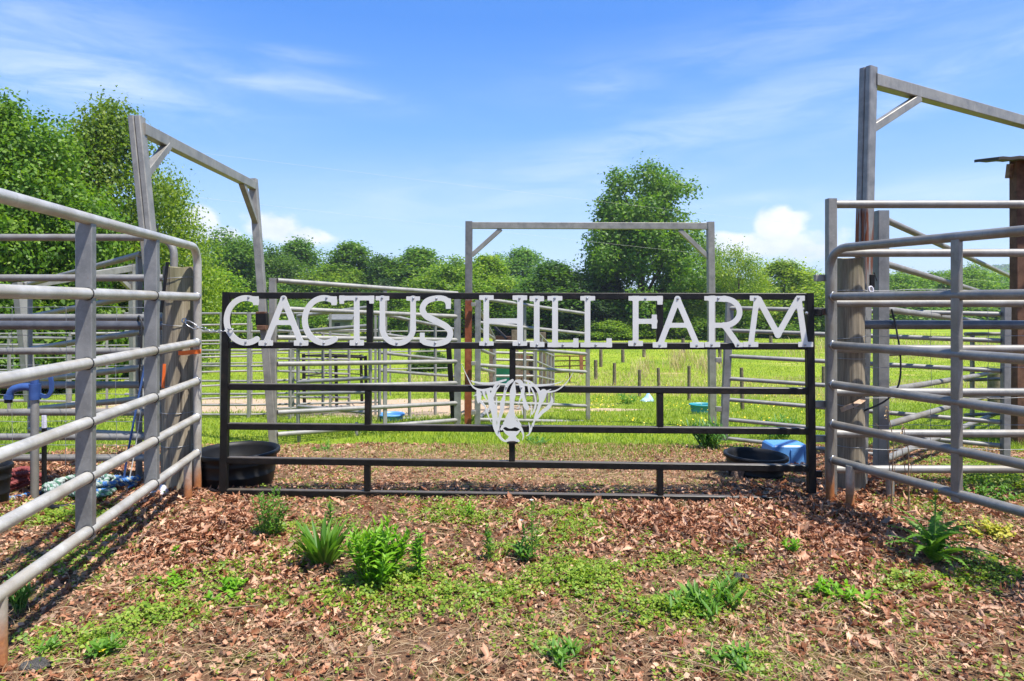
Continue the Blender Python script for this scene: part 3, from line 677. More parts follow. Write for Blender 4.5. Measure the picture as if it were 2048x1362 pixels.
round_post('wooden_post', 'thick weathered wooden post at the left end of the gate, wrapped with wire', wl, P(358, 535, YW), .096, 'weathered_wood', wires=[(1.41, .01), (1.27, 0), (1.10, -.01), (.95, .01), (.70, 0), (.52, 0), (.30, 0)], seed=3)
wr = P(1700, 980, 4.34); wr.z = 0
round_post('wooden_post', 'thick weathered wooden post at the right end of the gate, under the grey rails', wr, P(1700, 518, 4.34), .086, 'weathered_wood', wires=[(1.33, 0), (1.02, .01), (.88, 0), (.56, -.01), (.3, 0)], seed=5)
# small field posts, each placed on the pasture
fp = [(1202, 734, 699), (1192, 759, 720), (1228.5, 770, 726), (1246, 725, 699), (1279, 793, 740), (1288, 714, 699), (1318, 776, 736), (1378, 801, 732), (1485, 820, 736), (1366, 706, 677), (1440, 728, 688), (1542, 687, 672), (1647, 775, 733), (1988, 812, 742)]
flab = ['third post back along the left end of the pasture fence line', 'nearest post of the short row just right of the tube gate end', 'pasture post with a wide top between the tube gate end and the letter F foot',
        'thin distant pasture post below the gap before the letter F', 'short pasture post standing above the pale blue scrap', 'tiny distant pasture post below the foot of letter F', 'pasture post just left of the gate upright under letter F',
        'tall near pasture post halfway between the gate upright and the frame post', 'pasture post with a knobby top seen through the low tube gate', 'distant pasture post below the left foot of letter A in FARM', 'distant pasture post just right of the galvanized frame post',
        'distant pasture post behind the bottom of letter M', 'dark pasture post hidden half behind the hinge side stile', 'stout wooden post at the right end of the low tube gate']
FP = []
for i, (u, vb, vt) in enumerate(fp):
    q = GP(u, vb); hgt = (vb - vt) / F * q.y; rr = max(.032, 3.4 / F * q.y) if i != 13 else .1
    o = round_post('fence_post', flab[i], q, q + Vector((random.uniform(-.02, .02), 0, hgt)), rr, 'dark_post', n=10, seed=20 + i); o['group'] = 'small posts across the pasture'

# ================================================================ shed at the right
Ys = 6.9
sh = thing('open_shed', P(2040, 930, Ys), 'brown board shed corner with a thin tin roof at the right edge', 'shed')
MB().bar(P(2037, 925, Ys), P(2036, 319, Ys), .11, .11, (0, -1, 0), .006).build('corner_post', 'brown_boards', sh)
x0 = P(2050, 0, Ys).x
for i in range(14):
    x = x0 + .09 + i * .152; MB().bar(Vector((x, Ys + .03 + .004 * (i % 3), gz(x, Ys) - .05)), Vector((x, Ys + .03 + .004 * (i % 3), 2.62)), .145, .022, (0, -1, 0), .003).build('wall_board', 'brown_boards', sh)
MB().bar(P(2024, 342, Ys), P(2024, 342, Ys) + Vector((0, .06, .01)), .045, .15, (0, 0, 1)).build('rafter', 'dry_wood', sh)
mb = MB(); e0 = P(1962, 330, Ys - .05); nx, L = 60, 3.0
vs, fs = [], []
for k, yy in enumerate((-.25, .10)):
    for i in range(nx + 1):
        xx = i * 2.6 / nx
        for dz in (0, .03): vs.append(e0 + Vector((xx, yy, .035 * xx + .135 * (yy + .25) + .005 * math.sin(i * 1.5708) + dz)))
w_ = (nx + 1) * 2
for i in range(nx):
    a = i * 2; fs += [(a + 1, a + 3, w_ + a + 3, w_ + a + 1), (a, w_ + a, w_ + a + 2, a + 2), (a, a + 2, a + 3, a + 1), (w_ + a, w_ + a + 1, w_ + a + 3, w_ + a + 2)]
fs += [(0, 1, w_ + 1, w_), (nx * 2, w_ + nx * 2, w_ + nx * 2 + 1, nx * 2 + 1)]
mb.add(vs, fs); mb.build('roof', 'tin_roof', sh)
for z in (.45, 1.15): MB().bar(Vector((x0 + .02, Ys + .07, z)), Vector((x0 + 2.2, Ys + .07, z)), .04, .09, (0, 0, 1)).build('girt', 'brown_boards', sh)
# small house far behind
hq = GP(681, 668)
ho = thing('small_house', hq, 'small grey house with pitched roof among the far trees behind letters C and T', 'house')
Yq = hq.y; w2 = 46 / F * Yq; mb = MB(); mb.box(hq + Vector((0, 1.5, .6)), (w2, 3, 1.6)); mb.build('wall', 'house_wall', ho)
zt = hq.z + 1.38; mb = MB()
for sy, y0, y1 in ((1, -.35, 1.5), (1, 3.35, 1.5)):
    mb.add([(hq.x - w2 * .56, Yq + y0, zt), (hq.x + w2 * .56, Yq + y0, zt), (hq.x + w2 * .5, Yq + y1, zt + .85), (hq.x - w2 * .5, Yq + y1, zt + .85),
            (hq.x - w2 * .56, Yq + y0, zt - .08), (hq.x + w2 * .56, Yq + y0, zt - .08), (hq.x + w2 * .5, Yq + y1, zt + .77), (hq.x - w2 * .5, Yq + y1, zt + .77)],
           [(0, 1, 2, 3), (7, 6, 5, 4), (0, 4, 5, 1), (1, 5, 6, 2), (3, 2, 6, 7), (0, 3, 7, 4)])
mb.build('roof', 'house_roof', ho)
MB().box(hq + Vector((-.3, -.02, .75)), (.5, .06, .55)).build('window', 'cord_black', ho)

# ================================================================ tubs, hydrant, ropes and small things
def tub(name, label, c, r0, r1, h, mat, cat='tub', lip=.018, tilt=0, sx=1, sy=1):
    root = thing(name, c, label, cat)
    c = Vector(c) + Vector((0, 0, -.01))
    pr = [(0, .0), (r0 * .96, 0), (r0, .012), (r0 + (r1 - r0) * .3, h * .3), (r0 + (r1 - r0) * .3 + .004, h * .32), (r0 + (r1 - r0) * .36 + .004, h * .36), (r0 + (r1 - r0) * .37, h * .38), (r0 + (r1 - r0) * .64, h * .64), (r0 + (r1 - r0) * .65 + .004, h * .66), (r0 + (r1 - r0) * .70 + .004, h * .70), (r0 + (r1 - r0) * .71, h * .72), (r1, h - .03), (r1 + lip, h - .026), (r1 + lip, h - .004), (r1 + lip * .6, h), (r1 - .004, h - .002), (r1 - .012, h - .03), (r0 - .012, .03), (0, .022)]
    ob = MB().lathe(pr, c, 48, sx, sy).build('shell', mat, root)
    if tilt: root.rotation_euler = (0, tilt, 0)
    return root
tub('rubber_tub', 'large black rubber stock tub beside the left gate stile', Vector((P(476, 985, 4.55).x, 4.55, 0)), .235, .262, .235, 'rubber_black')
tr = tub('rubber_tub', 'smaller black rubber tub tipped slightly in front of the blue crate', Vector((P(1510, 950, 4.8).x, 4.8, -.045)), .185, .21, .19, 'rubber_black', tilt=R(1.5))
MB().box(Vector(tr.location) + Vector((.02, -.215, .11)), (.05, .012, .016)).build('handle', 'rubber_black', tr, .003)
tub('feed_tub', 'round bright blue feed tub in the grass beyond the letter U', GP(783, 842), .15, .17, .12, 'plastic_blue')
tq = GP(1405, 828)
tub('water_trough', 'teal water trough against the foot of the galvanized frame post', tq, .17, .2, .17, 'plastic_teal', sx=1.0, sy=.7)
bk = Vector((P(-20, 1000, 4.0).x, 4.0, 0)); tub('bucket', 'black ribbed bucket cut off by the left edge', bk, .09, .11, .26, 'rubber_black', 'bucket', .008)
# blue upturned crate
cq = GP(1570, 930); cr = thing('plastic_crate', cq, 'upturned blue plastic crate behind the smaller black tub', 'crate'); mb = MB()
w0, w1, d0, d1, hh = .165, .152, .13, .12, .185; vs = []
for z, w_, d_ in ((0, w0 + .01, d0 + .01), (.02, w0 + .01, d0 + .01), (.021, w0, d0), (hh - .015, w1, d1), (hh, w1 - .015, d1 - .015)):
    vs += [cq + Vector((w_ * a, d_ * b_, z)) for a, b_ in ((-1, -.88), (-.88, -1), (.88, -1), (1, -.88), (1, .88), (.88, 1), (-.88, 1), (-1, .88))]
fs = [(k * 8 + i, k * 8 + (i + 1) % 8, k * 8 + 8 + (i + 1) % 8, k * 8 + 8 + i) for k in range(4) for i in range(8)] + [tuple(range(32, 40))]
mb.add(vs, fs); mb.build('shell', 'plastic_blue', cr, .004)
for k in (-.5, 0, .5): MB().box(cq + Vector((k * .24, -d0 + .004 + .0, .09)), (.012, .014, .12)).build('rib', 'plastic_blue', cr)
# pale scrap in the grass
sq = GP(1295, 803); sc_ = MB(); vs, fs = [], []
for j in range(7):
    for i in range(9):
        a, b_ = i / 8 - .5, j / 6 - .5; rr_ = max(0, 1 - (a * a + b_ * b_) * 3.4)
        vs.append(sq + Vector((a * .26, b_ * .22, .14 * rr_ * (1 + .4 * math.sin(9 * a + 4 * b_)) + .015 * math.sin(23 * a * b_ + 5 * i))))
for j in range(6):
    for i in range(8): fs.append((j * 9 + i, j * 9 + i + 1, j * 9 + i + 10, j * 9 + i + 9))
sc_.add(vs, fs, True); tag(sc_.build('feed_sack', 'tarp_pale'), 'crumpled pale blue sack lying in the pasture grass', 'sack')
pq = P(318, 985, 4.22); pm = MB(); vs, fs = [], []
for j in range(7):
    for i in range(7):
        a, b_ = i / 6 - .5, j / 6 - .5; vs.append((pq.x + a * .11, 4.22 + b_ * .09, .005 + .075 * max(0, 1 - 3 * (a * a + b_ * b_)) + .012 * math.sin(17 * a + 3 * j) * math.cos(13 * b_)))
for j in range(6):
    for i in range(6): fs.append((j * 7 + i, j * 7 + i + 1, j * 7 + i + 8, j * 7 + i + 7))
pm.add(vs, fs, False); tag(pm.build('paper_scrap', 'paper_white'), 'crumpled white paper scrap at the foot of the left wooden post', 'litter')
# yard hydrant
Yh_ = 4.12; hx = P(69, 0, Yh_).x
hy = thing('yard_hydrant', (hx, Yh_, 0), 'yard hydrant with blue spout head on a grey standpipe', 'hydrant')
MB().tube([(hx, Yh_, -.05), (hx + .003, Yh_, .66)], .0235).build('standpipe', 'pipe_grey', hy)
hb = MB(); zc = .665
hb.tube([(hx + .003, Yh_, zc - .03), (hx + .003, Yh_, zc + .07)], .034, 14); hb.tube([(hx + .003, Yh_, zc + .065), (hx + .003, Yh_, zc + .105)], .024, 12)
sp = catmull([(hx, Yh_, zc + .045), (hx - .06, Yh_ - .015, zc + .052), (hx - .115, Yh_ - .03, zc + .035), (hx - .135, Yh_ - .035, zc - .01)], 6)
hb.tube(sp, .026, 12, scale=list(np.linspace(1.0, .82, len(sp)))); hb.tube([(hx - .134, Yh_ - .035, zc + .005), (hx - .137, Yh_ - .036, zc - .022)], .027, 12)
head = hb.build('hydrant_head', 'hydrant_blue', hy)
MB().tube([(hx - .137, Yh_ - .036, zc - .02), (hx - .138, Yh_ - .036, zc - .045)], .022, 12).build('spout_thread', 'rubber_black', head)
lv = catmull([(hx + .03, Yh_, zc + .0), (hx + .075, Yh_, zc - .012), (hx + .105, Yh_, zc + .02), (hx + .108, Yh_, zc + .07), (hx + .1, Yh_, zc + .12)], 6)
MB().sweep(lv, [(.012, -.006), (.012, .006), (-.012, .006), (-.012, -.006)], False, up=(0, 1, 0)).build('lever', 'hydrant_blue', head)
MB().tube([(hx + .003, Yh_, zc + .1), (hx + .04, Yh_, zc + .135), (hx + .095, Yh_, zc + .115)], .007, 8).build('linkage', 'cord_black', head)
st = thing('steel_stake', (hx + .037, Yh_ + .03, 0), 'black angle stake standing against the hydrant standpipe', 'stake')
MB().bar((hx + .04, Yh_ + .03, -.02), (hx + .04, Yh_ + .03, .45), .026, .02, (0, -1, 0)).build('shaft', 'gate_black', st)
MB().bar((hx + .04, Yh_ + .03, .45), (hx + .04, Yh_ + .03, .53), .026, .02, (0, -1, 0)).build('tip', 'paper_white', st)
# twisted ropes
def rope_path(c, r, turns, jit, seed, h=.06, n=40, oval=.7):
    rr = random.Random(seed); pts = []
    N = int(turns * 14)
    for i in range(N):
        a = i / 14 * 6.28318; q = r * (1 + rr.uniform(-jit, jit)); pts.append((c[0] + q * math.cos(a), c[1] + q * oval * math.sin(a), c[2] + .02 + h * i / N + rr.uniform(0, .02)))
    return catmull(pts, 5)
def twist(path, r, mats, parent, pitch=.05, nm='strand'):
    p = [Vector(x) for x in path]; L = 0; mbs = [MB() for _ in mats]; S = [[] for _ in mats]
    for i, q in enumerate(p):
        if i: L += (q - p[i - 1]).length
        t_ = (p[min(i + 1, len(p) - 1)] - p[max(i - 1, 0)]).normalized(); a = Vector((0, 0, 1)) - t_ * t_.z; a = a.normalized() if a.length > .01 else t_.orthogonal().normalized(); b_ = t_.cross(a)
        for k in range(len(mats)):
            w_ = L / pitch * 6.28318 + k * 6.28318 / len(mats); S[k].append(q + (a * math.cos(w_) + b_ * math.sin(w_)) * r * .55)
    for k, m_ in enumerate(mats): mbs[k].tube(S[k], r * .62, 6).build(nm, m_, parent)
def densify(path, d=.007):
    out = [Vector(path[0])]
    for a, b_ in zip(path[:-1], path[1:]):
        a, b_ = Vector(a), Vector(b_); n_ = max(1, int((b_ - a).length / d))
        out += [a.lerp(b_, (i + 1) / n_) for i in range(n_)]
    return out
rc = P(180, 985, 4.25); rc.z = 0
r1 = thing('rope_coil', rc, 'coiled green and pale twisted rope heaped behind the near left panel', 'rope'); twist(densify(rope_path((rc.x - .06, 4.25, 0), .17, 3.4, .38, 1, .07)), .016, ['rope_green', 'rope_pale', 'rope_pale'], r1)
r2 = thing('rope_coil', rc + Vector((.1, .06, 0)), 'blue and pale twisted rope looped on the leaves beside the green coil', 'rope'); twist(densify(rope_path((rc.x + .08, 4.27, 0), .15, 2.2, .42, 5, .07)), .015, ['rope_blue', 'rope_pale', 'rope_blue'], r2)
r2b = thing('rope_coil', rc + Vector((.05, -.1, 0)), 'dark green and white twisted rope trailing at the front of the heap', 'rope'); twist(densify(rope_path((rc.x + .1, 4.13, 0), .11, 2.4, .35, 9, .03)), .014, ['rope_green', 'rope_green', 'rope_pale'], r2b)
r3c = P(25, 975, 4.3); r3 = thing('rope_coil', (r3c.x, 4.3, 0), 'dark red braided rope heaped left of the hydrant', 'rope'); twist(densify(rope_path((r3c.x, 4.32, 0), .13, 4, .3, 7, .10)), .016, ['rope_red', 'rope_red', 'rope_red'], r3)
r4 = thing('rope_end', (P(30, 1000, 4.1).x, 4.1, 0), 'blue and white rope end running left past the hydrant foot', 'rope')
twist(densify(catmull([P(0, 1000, 4.12), P(30, 995, 4.12), P(62, 988, 4.16), P(100, 984, 4.2)], 6)), .014, ['rope_blue', 'rope_pale', 'rope_blue'], r4)
hs = catmull([P(100, 1025, 3.95), P(110, 1034, 3.9), P(150, 1026, 3.95), P(175, 1018, 4.0)], 8); hs = [Vector((q[0], q[1], .02)) for q in hs]
tag(MB().tube(hs, .016, 8).build('black_hose', 'rubber_black'), 'short length of black hose on the leaves in front of the ropes', 'hose')
# cords hanging on the left fence
def cord(name, label, pts, r, mat, cat='cord'): return tag(MB().tube(catmull(pts, 7), r, 6).build(name, mat), label, cat)
cord('twine', 'black cord knotted over the dark fence pipe and hanging down', [P(275, 642, 4.4), P(278, 632, 4.36), P(283, 645, 4.33), P(283, 690, 4.33), P(279, 740, 4.36), P(280, 775, 4.4)], .006, 'cord_black')
cord('twine', 'thin black cord looped beside the thicker one on the dark pipe', [P(288, 650, 4.4), P(290, 634, 4.36), P(294, 650, 4.33), P(296, 690, 4.34), P(285, 720, 4.36)], .0035, 'cord_black')
cord('lead_rope', 'dark blue lead rope slanting down beside the second panel post', [P(292, 715, 4.3), P(287, 745, 4.3), P(270, 830, 4.28), P(255, 910, 4.26), P(247, 960, 4.25)], .0075, 'cord_blue')
cord('white_cord', 'thin white cord slanting down beside the blue lead rope', [P(298, 725, 4.32), P(285, 800, 4.3), P(270, 900, 4.28), P(258, 962, 4.27)], .0035, 'cord_white')
cord('black_cable', 'black cable curving down to the right wooden post', [P(1783, 618, 4.3), P(1793, 660, 4.28), P(1801, 715, 4.25), P(1797, 770, 4.25), P(1770, 802, 4.25), P(1727, 822, 4.27)], .0065, 'cord_black', 'cable')
ir = thing('iron_bar', P(330, 620, 4.2), 'black flat bar leaning between the panel post and the left wooden post', 'bar')
MB().bar(P(322, 625, 4.2), P(335, 524, 4.22), .022, .012, (0, -1, 0)).build('shaft', 'gate_black', ir); MB().tube([P(316, 480, 4.25), P(315.5, 450, 4.25)], .0045, 6).build('tip', 'cord_black', ir)
# orange strap
so = thing('ratchet_strap', P(380, 705, 4.25), 'bright orange strap tied round the panel end and the left wooden post', 'strap')
band = [P(400, 702, 4.285), P(400.5, 703, 4.25), P(385, 704, 4.245), P(368, 706, 4.25), P(357, 706, 4.255)]
MB().sweep(catmull(band, 5), [(.002, -.014), (.002, .014), (-.002, .014), (-.002, -.014)], False, up=(0, 0, 1)).build('band', 'strap_orange', so)
MB().bar(P(329, 728, 4.27), P(326, 776, 4.27), .02, .004, (0, -1, 0), .0008).build('tail', 'strap_orange', so)
ts = thing('tie_strap', P(1705, 812, 4.2), 'tan strap nailed across the right wooden post', 'strap')
MB().sweep(catmull([P(1682, 820, 4.25), P(1692, 816, 4.22), P(1712, 808, 4.22), P(1729, 797, 4.25)], 5), [(.003, -.015), (.003, .015), (-.003, .015), (-.003, -.015)], False, up=(0, 0, 1)).build('band', 'strap_tan', ts)
MB().tube([P(1706, 802, 4.215), P(1707, 818, 4.215)], .004, 6).build('tie', 'cord_black', ts)
# chain and snap hook
cs = thing('gate_chain', P(420, 652, 4.22), 'steel chain with snap hook from the left wooden post to the gate stile', 'chain')
def link(c, d, up, L, w_, r):
    d = Vector(d).normalized(); up = (Vector(up) - d * d.dot(up)).normalized(); pts = []
    for i in range(20):
        a = 6.28318 * i / 20; pts.append(Vector(c) + d * (L * math.cos(a) + (L * .35 if math.cos(a) > 0 else -L * .35)) * .72 + up * w_ * math.sin(a))
    return MB().tube(pts, r, 6, closed=True)
a_, b_ = P(400, 655, 4.21), P(462, 658, 4.17)
for i in range(9):
    k = i / 8; c = a_.lerp(b_, k) + Vector((0, 0, -.02 * math.sin(3.14 * k))); link(c, b_ - a_, (0, 0, 1) if i % 2 else (0, 1, .3), .017, .0085, .0032).build('link', 'chain_steel', cs)
link(P(383, 650, 4.2), P(402, 662, 4.2) - P(365, 640, 4.2), (0, 0, 1), .045, .016, .0042).build('snap_hook', 'chain_steel', cs)
link(P(368, 641, 4.22), (0, .4, 1), (1, 0, 0), .014, .012, .004).build('staple', 'chain_steel', cs)
lk = thing('latch_box', P(525, 640, 6.95), 'black latch box strapped to the far post of the left bow frame', 'latch')
MB().box(P(524, 638, 6.9), (.115, .07, .13)).build('box_body', 'gate_black', lk, .006)
MB().box(P(525, 655, 6.9), (.1, .08, .05)).build('lower_catch', 'brown_boards', lk, .005); MB().box(P(523, 626, 6.9), (.1, .07, .03)).build('upper_catch', 'brown_boards', lk, .005)
tw = thing('gate_latch', P(1745, 560, 4.45), 'black spring latch with white ring beside the rust streaked post', 'latch')
MB().box(P(1744, 562, 4.42), (.03, .02, .09)).build('body', 'gate_black', tw, .004); link(P(1742, 579, 4.4), (1, 0, .1), (0, .2, 1), .014, .02, .006).build('ring', 'paper_white', tw)
MB().tube([P(1748, 545, 4.42), P(1754, 562, 4.42)], .004, 6).build('pin', 'cord_black', tw)

# woven wire fences
def woven(label, u0, u1, Y, vs_h, us_v, v0, v1, seed):
    rr = random.Random(seed); mb = MB()
    for v in vs_h:
        mb.tube([P(u0 + (u1 - u0) * k / 12, v + rr.uniform(-1.6, 1.6), Y) for k in range(13)], .0018, 4)
    for u in us_v:
        mb.tube([P(u + rr.uniform(-2, 2), v0 + (v1 - v0) * k / 6, Y) for k in range(7)], .0016, 4)
        for v in vs_h: mb.tube([P(u - 2, v, Y), P(u + 2, v + 1, Y)], .0028, 5)
    return tag(mb.build('woven_wire', 'wire_steel'), label, 'wire fence')
woven('woven wire mesh fixed to the fence left of the left wooden post', 345, -220, 4.42, (614, 672, 731, 788, 843, 890), (330, 232, 131, 25, -80, -190), 612, 930, 1)
woven('woven wire mesh fixed to the fence right of the right wooden post', 1712, 2420, 4.4, (580, 672, 735, 795, 850, 898), (1730, 1862, 1976, 2090, 2200, 2320), 578, 930, 2)
# power lines
for nm, a, b_, lb_ in (('a', P(-160, 236, 24), P(2250, 512, 60), 'upper overhead wire crossing the sky towards the big tree'), ('b', P(-100, 338, 22), P(2250, 584, 60), 'lower overhead wire crossing in front of the left trees')):
    pts = [a.lerp(b_, k / 20) + Vector((0, 0, -.35 * math.sin(3.14159 * k / 20))) for k in range(21)]
    tag(MB().tube(pts, .0032, 4).build('power_line', 'cord_white'), lb_, 'overhead wire')
# ================================================================ ground sheet
def axis(lo, hi, st, far, k=1.22):
    a = list(np.arange(lo, hi + 1e-6, st)); d = st; x = hi; b = []
    while x < far: d *= k; x += d; b.append(x)
    d = st; x = lo; c = []
    while x > -far: d *= k; x -= d; c.append(x)
    return np.array(c[::-1] + a + b)
xs = axis(-6, 6, .08, 1100); ys = axis(-1, 13, .08, 1100)
XX, YY = np.meshgrid(xs, ys); ZZ = g(XX, YY)
nx_, ny_ = len(xs), len(ys); idx = np.arange(nx_ * ny_).reshape(ny_, nx_)
Q = np.stack([idx[:-1, :-1], idx[:-1, 1:], idx[1:, 1:], idx[1:, :-1]], -1).reshape(-1, 4)
def groundmat():
    m, nt, out = new_mat('ground'); p = geo_pos(nt)
    y = nd(nt, 'ShaderNodeSeparateXYZ', {0: p}).outputs['Y']
    n1, n2, n3, n4 = noise(nt, p, 3.2, 6, .65), noise(nt, p, 28, 5, .7), noise(nt, p, .33, 5, .6), noise(nt, p, 110, 3, .7)
    soil = ramp(nt, n2, [(.28, (.055, .03, .018)), (.5, (.14, .075, .042)), (.7, (.27, .16, .09))])
    soil = mixc(nt, math_(nt, 'MULTIPLY', smooth(nt, n1, .5, .66), .7), soil, (.10, .13, .02))
    soil = mixc(nt, math_(nt, 'MULTIPLY', smooth(nt, n4, .55, .7), .5), soil, (.36, .25, .15))
    fld = ramp(nt, n3, [(.25, (.13, .205, .013)), (.45, (.21, .29, .017)), (.6, (.28, .34, .024)), (.75, (.38, .38, .05))])
    fld = mixc(nt, math_(nt, 'MULTIPLY', smooth(nt, n2, .42, .66), .5), fld, (.13, .19, .012))
    fld = mixc(nt, math_(nt, 'MULTIPLY', smooth(nt, noise(nt, mapping(nt, p, (.25, .8, 1)), 1, 5, .6), .60, .70), .8), fld, (.50, .40, .15))
    k = smooth(nt, math_(nt, 'ADD', y, math_(nt, 'MULTIPLY', math_(nt, 'SUBTRACT', n1, .5), 2.6)), 5.7, 6.7)
    c = mixc(nt, k, soil, fld)
    def spot(cx, cy, rx, ry):
        q = mapping(nt, p, (1 / rx, 1 / ry, 0), (0, 0, 0), (-cx / rx, -cy / ry, 0))
        l = nd(nt, 'ShaderNodeVectorMath', {0: q}, operation='LENGTH').outputs['Value']
        return smooth(nt, math_(nt, 'ADD', l, math_(nt, 'MULTIPLY', math_(nt, 'SUBTRACT', n1, .5), 1.1)), 1.05, .8)
    sand = ramp(nt, n2, [(.3, (.34, .23, .14)), (.55, (.52, .38, .26)), (.75, (.62, .48, .34))])
    for sp in SAND: c = mixc(nt, spot(*sp), c, sand)
    pbsdf(nt, out, c, .95, 0, bump(nt, math_(nt, 'ADD', n2, math_(nt, 'MULTIPLY', n4, .4)), .8, .03), .15); M['ground'] = m
SAND = [(-2.0, 12.0, 3.0, 2.4), (-5.4, 12.4, 2.6, 2.0), (1.6, 11.3, .75, .35), (-7.6, 11, 1.5, 1)]
groundmat()
gr = link_mesh('ground', arrays_mesh('ground', np.stack([XX, YY, ZZ], -1).reshape(-1, 3), Q, 'ground', True)); gr['kind'] = 'structure'

# ================================================================ ground cover
def to_px(x, y, z): return U0 + x / y * F, V0 - (z - H) / y * F
def field(u, v, blobs, base=0.):
    d = np.full(u.shape, base)
    for (a, b_, ru, rv, w_) in blobs: d = np.maximum(d, w_ * np.exp(-(((u - a) / ru) ** 2 + ((v - b_) / rv) ** 2)))
    return d
def vnoise(x, y, s, seed):
    r_ = np.random.default_rng(seed); o = np.zeros_like(x)
    for k in range(7):
        a = r_.uniform(0, 6.28); f = s * r_.uniform(.5, 1.9); o += np.sin((x * math.cos(a) + y * math.sin(a)) * f + r_.uniform(0, 6.28))
    return o / 7
def cand(n, x0, x1, y0, y1):
    x = RNG.uniform(x0, x1, n); y = RNG.uniform(y0, y1, n); z = g(x, y); u, v = to_px(x, y, z); return x, y, z, u, v
LEAFB = [(380, 1075, 240, 90, 1.3), (230, 960, 200, 70, 1.2), (60, 960, 130, 60, 1.2), (1330, 1060, 260, 62, 1.25), (1560, 1010, 160, 60, 1.3), (1690, 1060, 190, 90, 1.35), (1750, 960, 150, 60, 1.1), (1800, 1180, 240, 80, .75), (1900, 1010, 200, 40, .8),
         (640, 1235, 190, 60, .75), (1700, 1260, 300, 70, .7), (560, 1140, 110, 60, .8), (780, 888, 190, 13, .85), (1000, 900, 500, 30, .35), (600, 925, 60, 30, .6), (1290, 905, 170, 18, .5), (1600, 950, 90, 60, .9), (980, 930, 420, 40, .33), (1000, 1010, 620, 22, .3), (1950, 1250, 150, 120, .55), (350, 1250, 170, 50, .35), (1300, 1330, 500, 60, .3)]
def leaf_templates(k=22):
    out = []; half = [.015, .05, .27, .15, .40, .17, .33, .11, .02]
    n = len(half)
    for i in range(k):
        r_ = np.random.default_rng(100 + i); curl = r_.uniform(-4, 4.4); bend = r_.uniform(-2.2, 2.4); tw = r_.uniform(-2, 2); V = []
        for j in range(n):
            t_ = j / (n - 1); y = t_ - .5; a = bend * y
            yy = math.sin(a) / bend if abs(bend) > .05 else y; zz = (1 - math.cos(a)) / bend if abs(bend) > .05 else 0
            for sd in (-1, -.5, 0, .5, 1):
                w_ = half[j] * (1 + r_.uniform(-.2, .2)); c = curl * sd * w_ * 2
                x = (math.sin(c) / (curl * 2) if abs(curl) > .05 else sd * w_); z = (1 - math.cos(c)) / (curl * 2) if abs(curl) > .05 else 0
                th = tw * y; yo = (.10 * abs(sd) if half[j] > .25 else -.02 * abs(sd))
                V.append((x * math.cos(th) - z * math.sin(th), yy + yo, x * math.sin(th) + z * math.cos(th) + zz))
        V = np.array(V); V[:, 2] -= V[:, 2].mean(); V *= (.85, 1.35, 1); out.append(V)
    Q = np.array([(a * 5 + b_, a * 5 + b_ + 1, a * 5 + b_ + 6, a * 5 + b_ + 5) for a in range(n - 1) for b_ in range(4)])
    return out, Q
def litter():
    T, Q = leaf_templates(); x, y, z, u, v = cand(150000, -4.4, 4.9, 1.6, 6.9)
    d = field(u, v, LEAFB, .2) * (1 + .9 * vnoise(x, y, 7, 3)) * .55
    d *= np.where(y > 4.35, .75, 1)
    k = RNG.uniform(0, 1, len(x)) < d; x, y, z, d = x[k], y[k], z[k], d[k]; n = len(x)
    sc_ = RNG.uniform(.027, .066, n) * np.where(RNG.uniform(0, 1, n) < .07, 1.5, 1)
    zz = z + .006 + RNG.uniform(0, 1, n) ** 1.4 * .055 * np.clip(d, 0.1, 1)
    rot = rot_zxy(RNG.uniform(0, 6.28, n), RNG.normal(0, .46, n), RNG.normal(0, .46, n)); pos = np.stack([x, y, zz], -1)
    w_ = RNG.integers(0, len(T), n); parts = [scatter(T[i], Q, pos[w_ == i], rot[w_ == i], sc_[w_ == i]) for i in range(len(T))]
    xf, yf, zf, uf, vf = cand(200000, -4.4, 4.9, 1.6, 6.9); k = RNG.uniform(0, 1, len(xf)) < np.clip(field(uf, vf, LEAFB, .45) + .25, 0, 1) * .62 * np.clip(1.1 + vnoise(xf, yf, 6, 41), .2, 1.3)
    xf, yf, zf = xf[k], yf[k], zf[k]; n = len(xf)
    parts.append(scatter(np.array([(-.3, -.5, .06), (.34, -.36, 0), (.3, .5, .1), (-.36, .3, -.02)]), np.array([(0, 1, 2, 3)]), np.stack([xf, yf, zf + .006 + RNG.uniform(0, .012, n)], -1), rot_zxy(RNG.uniform(0, 6.28, n), RNG.normal(0, .5, n), RNG.normal(0, .5, n)), RNG.uniform(.007, .024, n)))
    o = link_mesh('leaf_litter', arrays_mesh('leaf_litter', *join_arrays(parts), 'oak_litter', False)); tag(o, 'dry brown oak leaves lying thick around both gate posts', None, None, 'stuff')
litter()
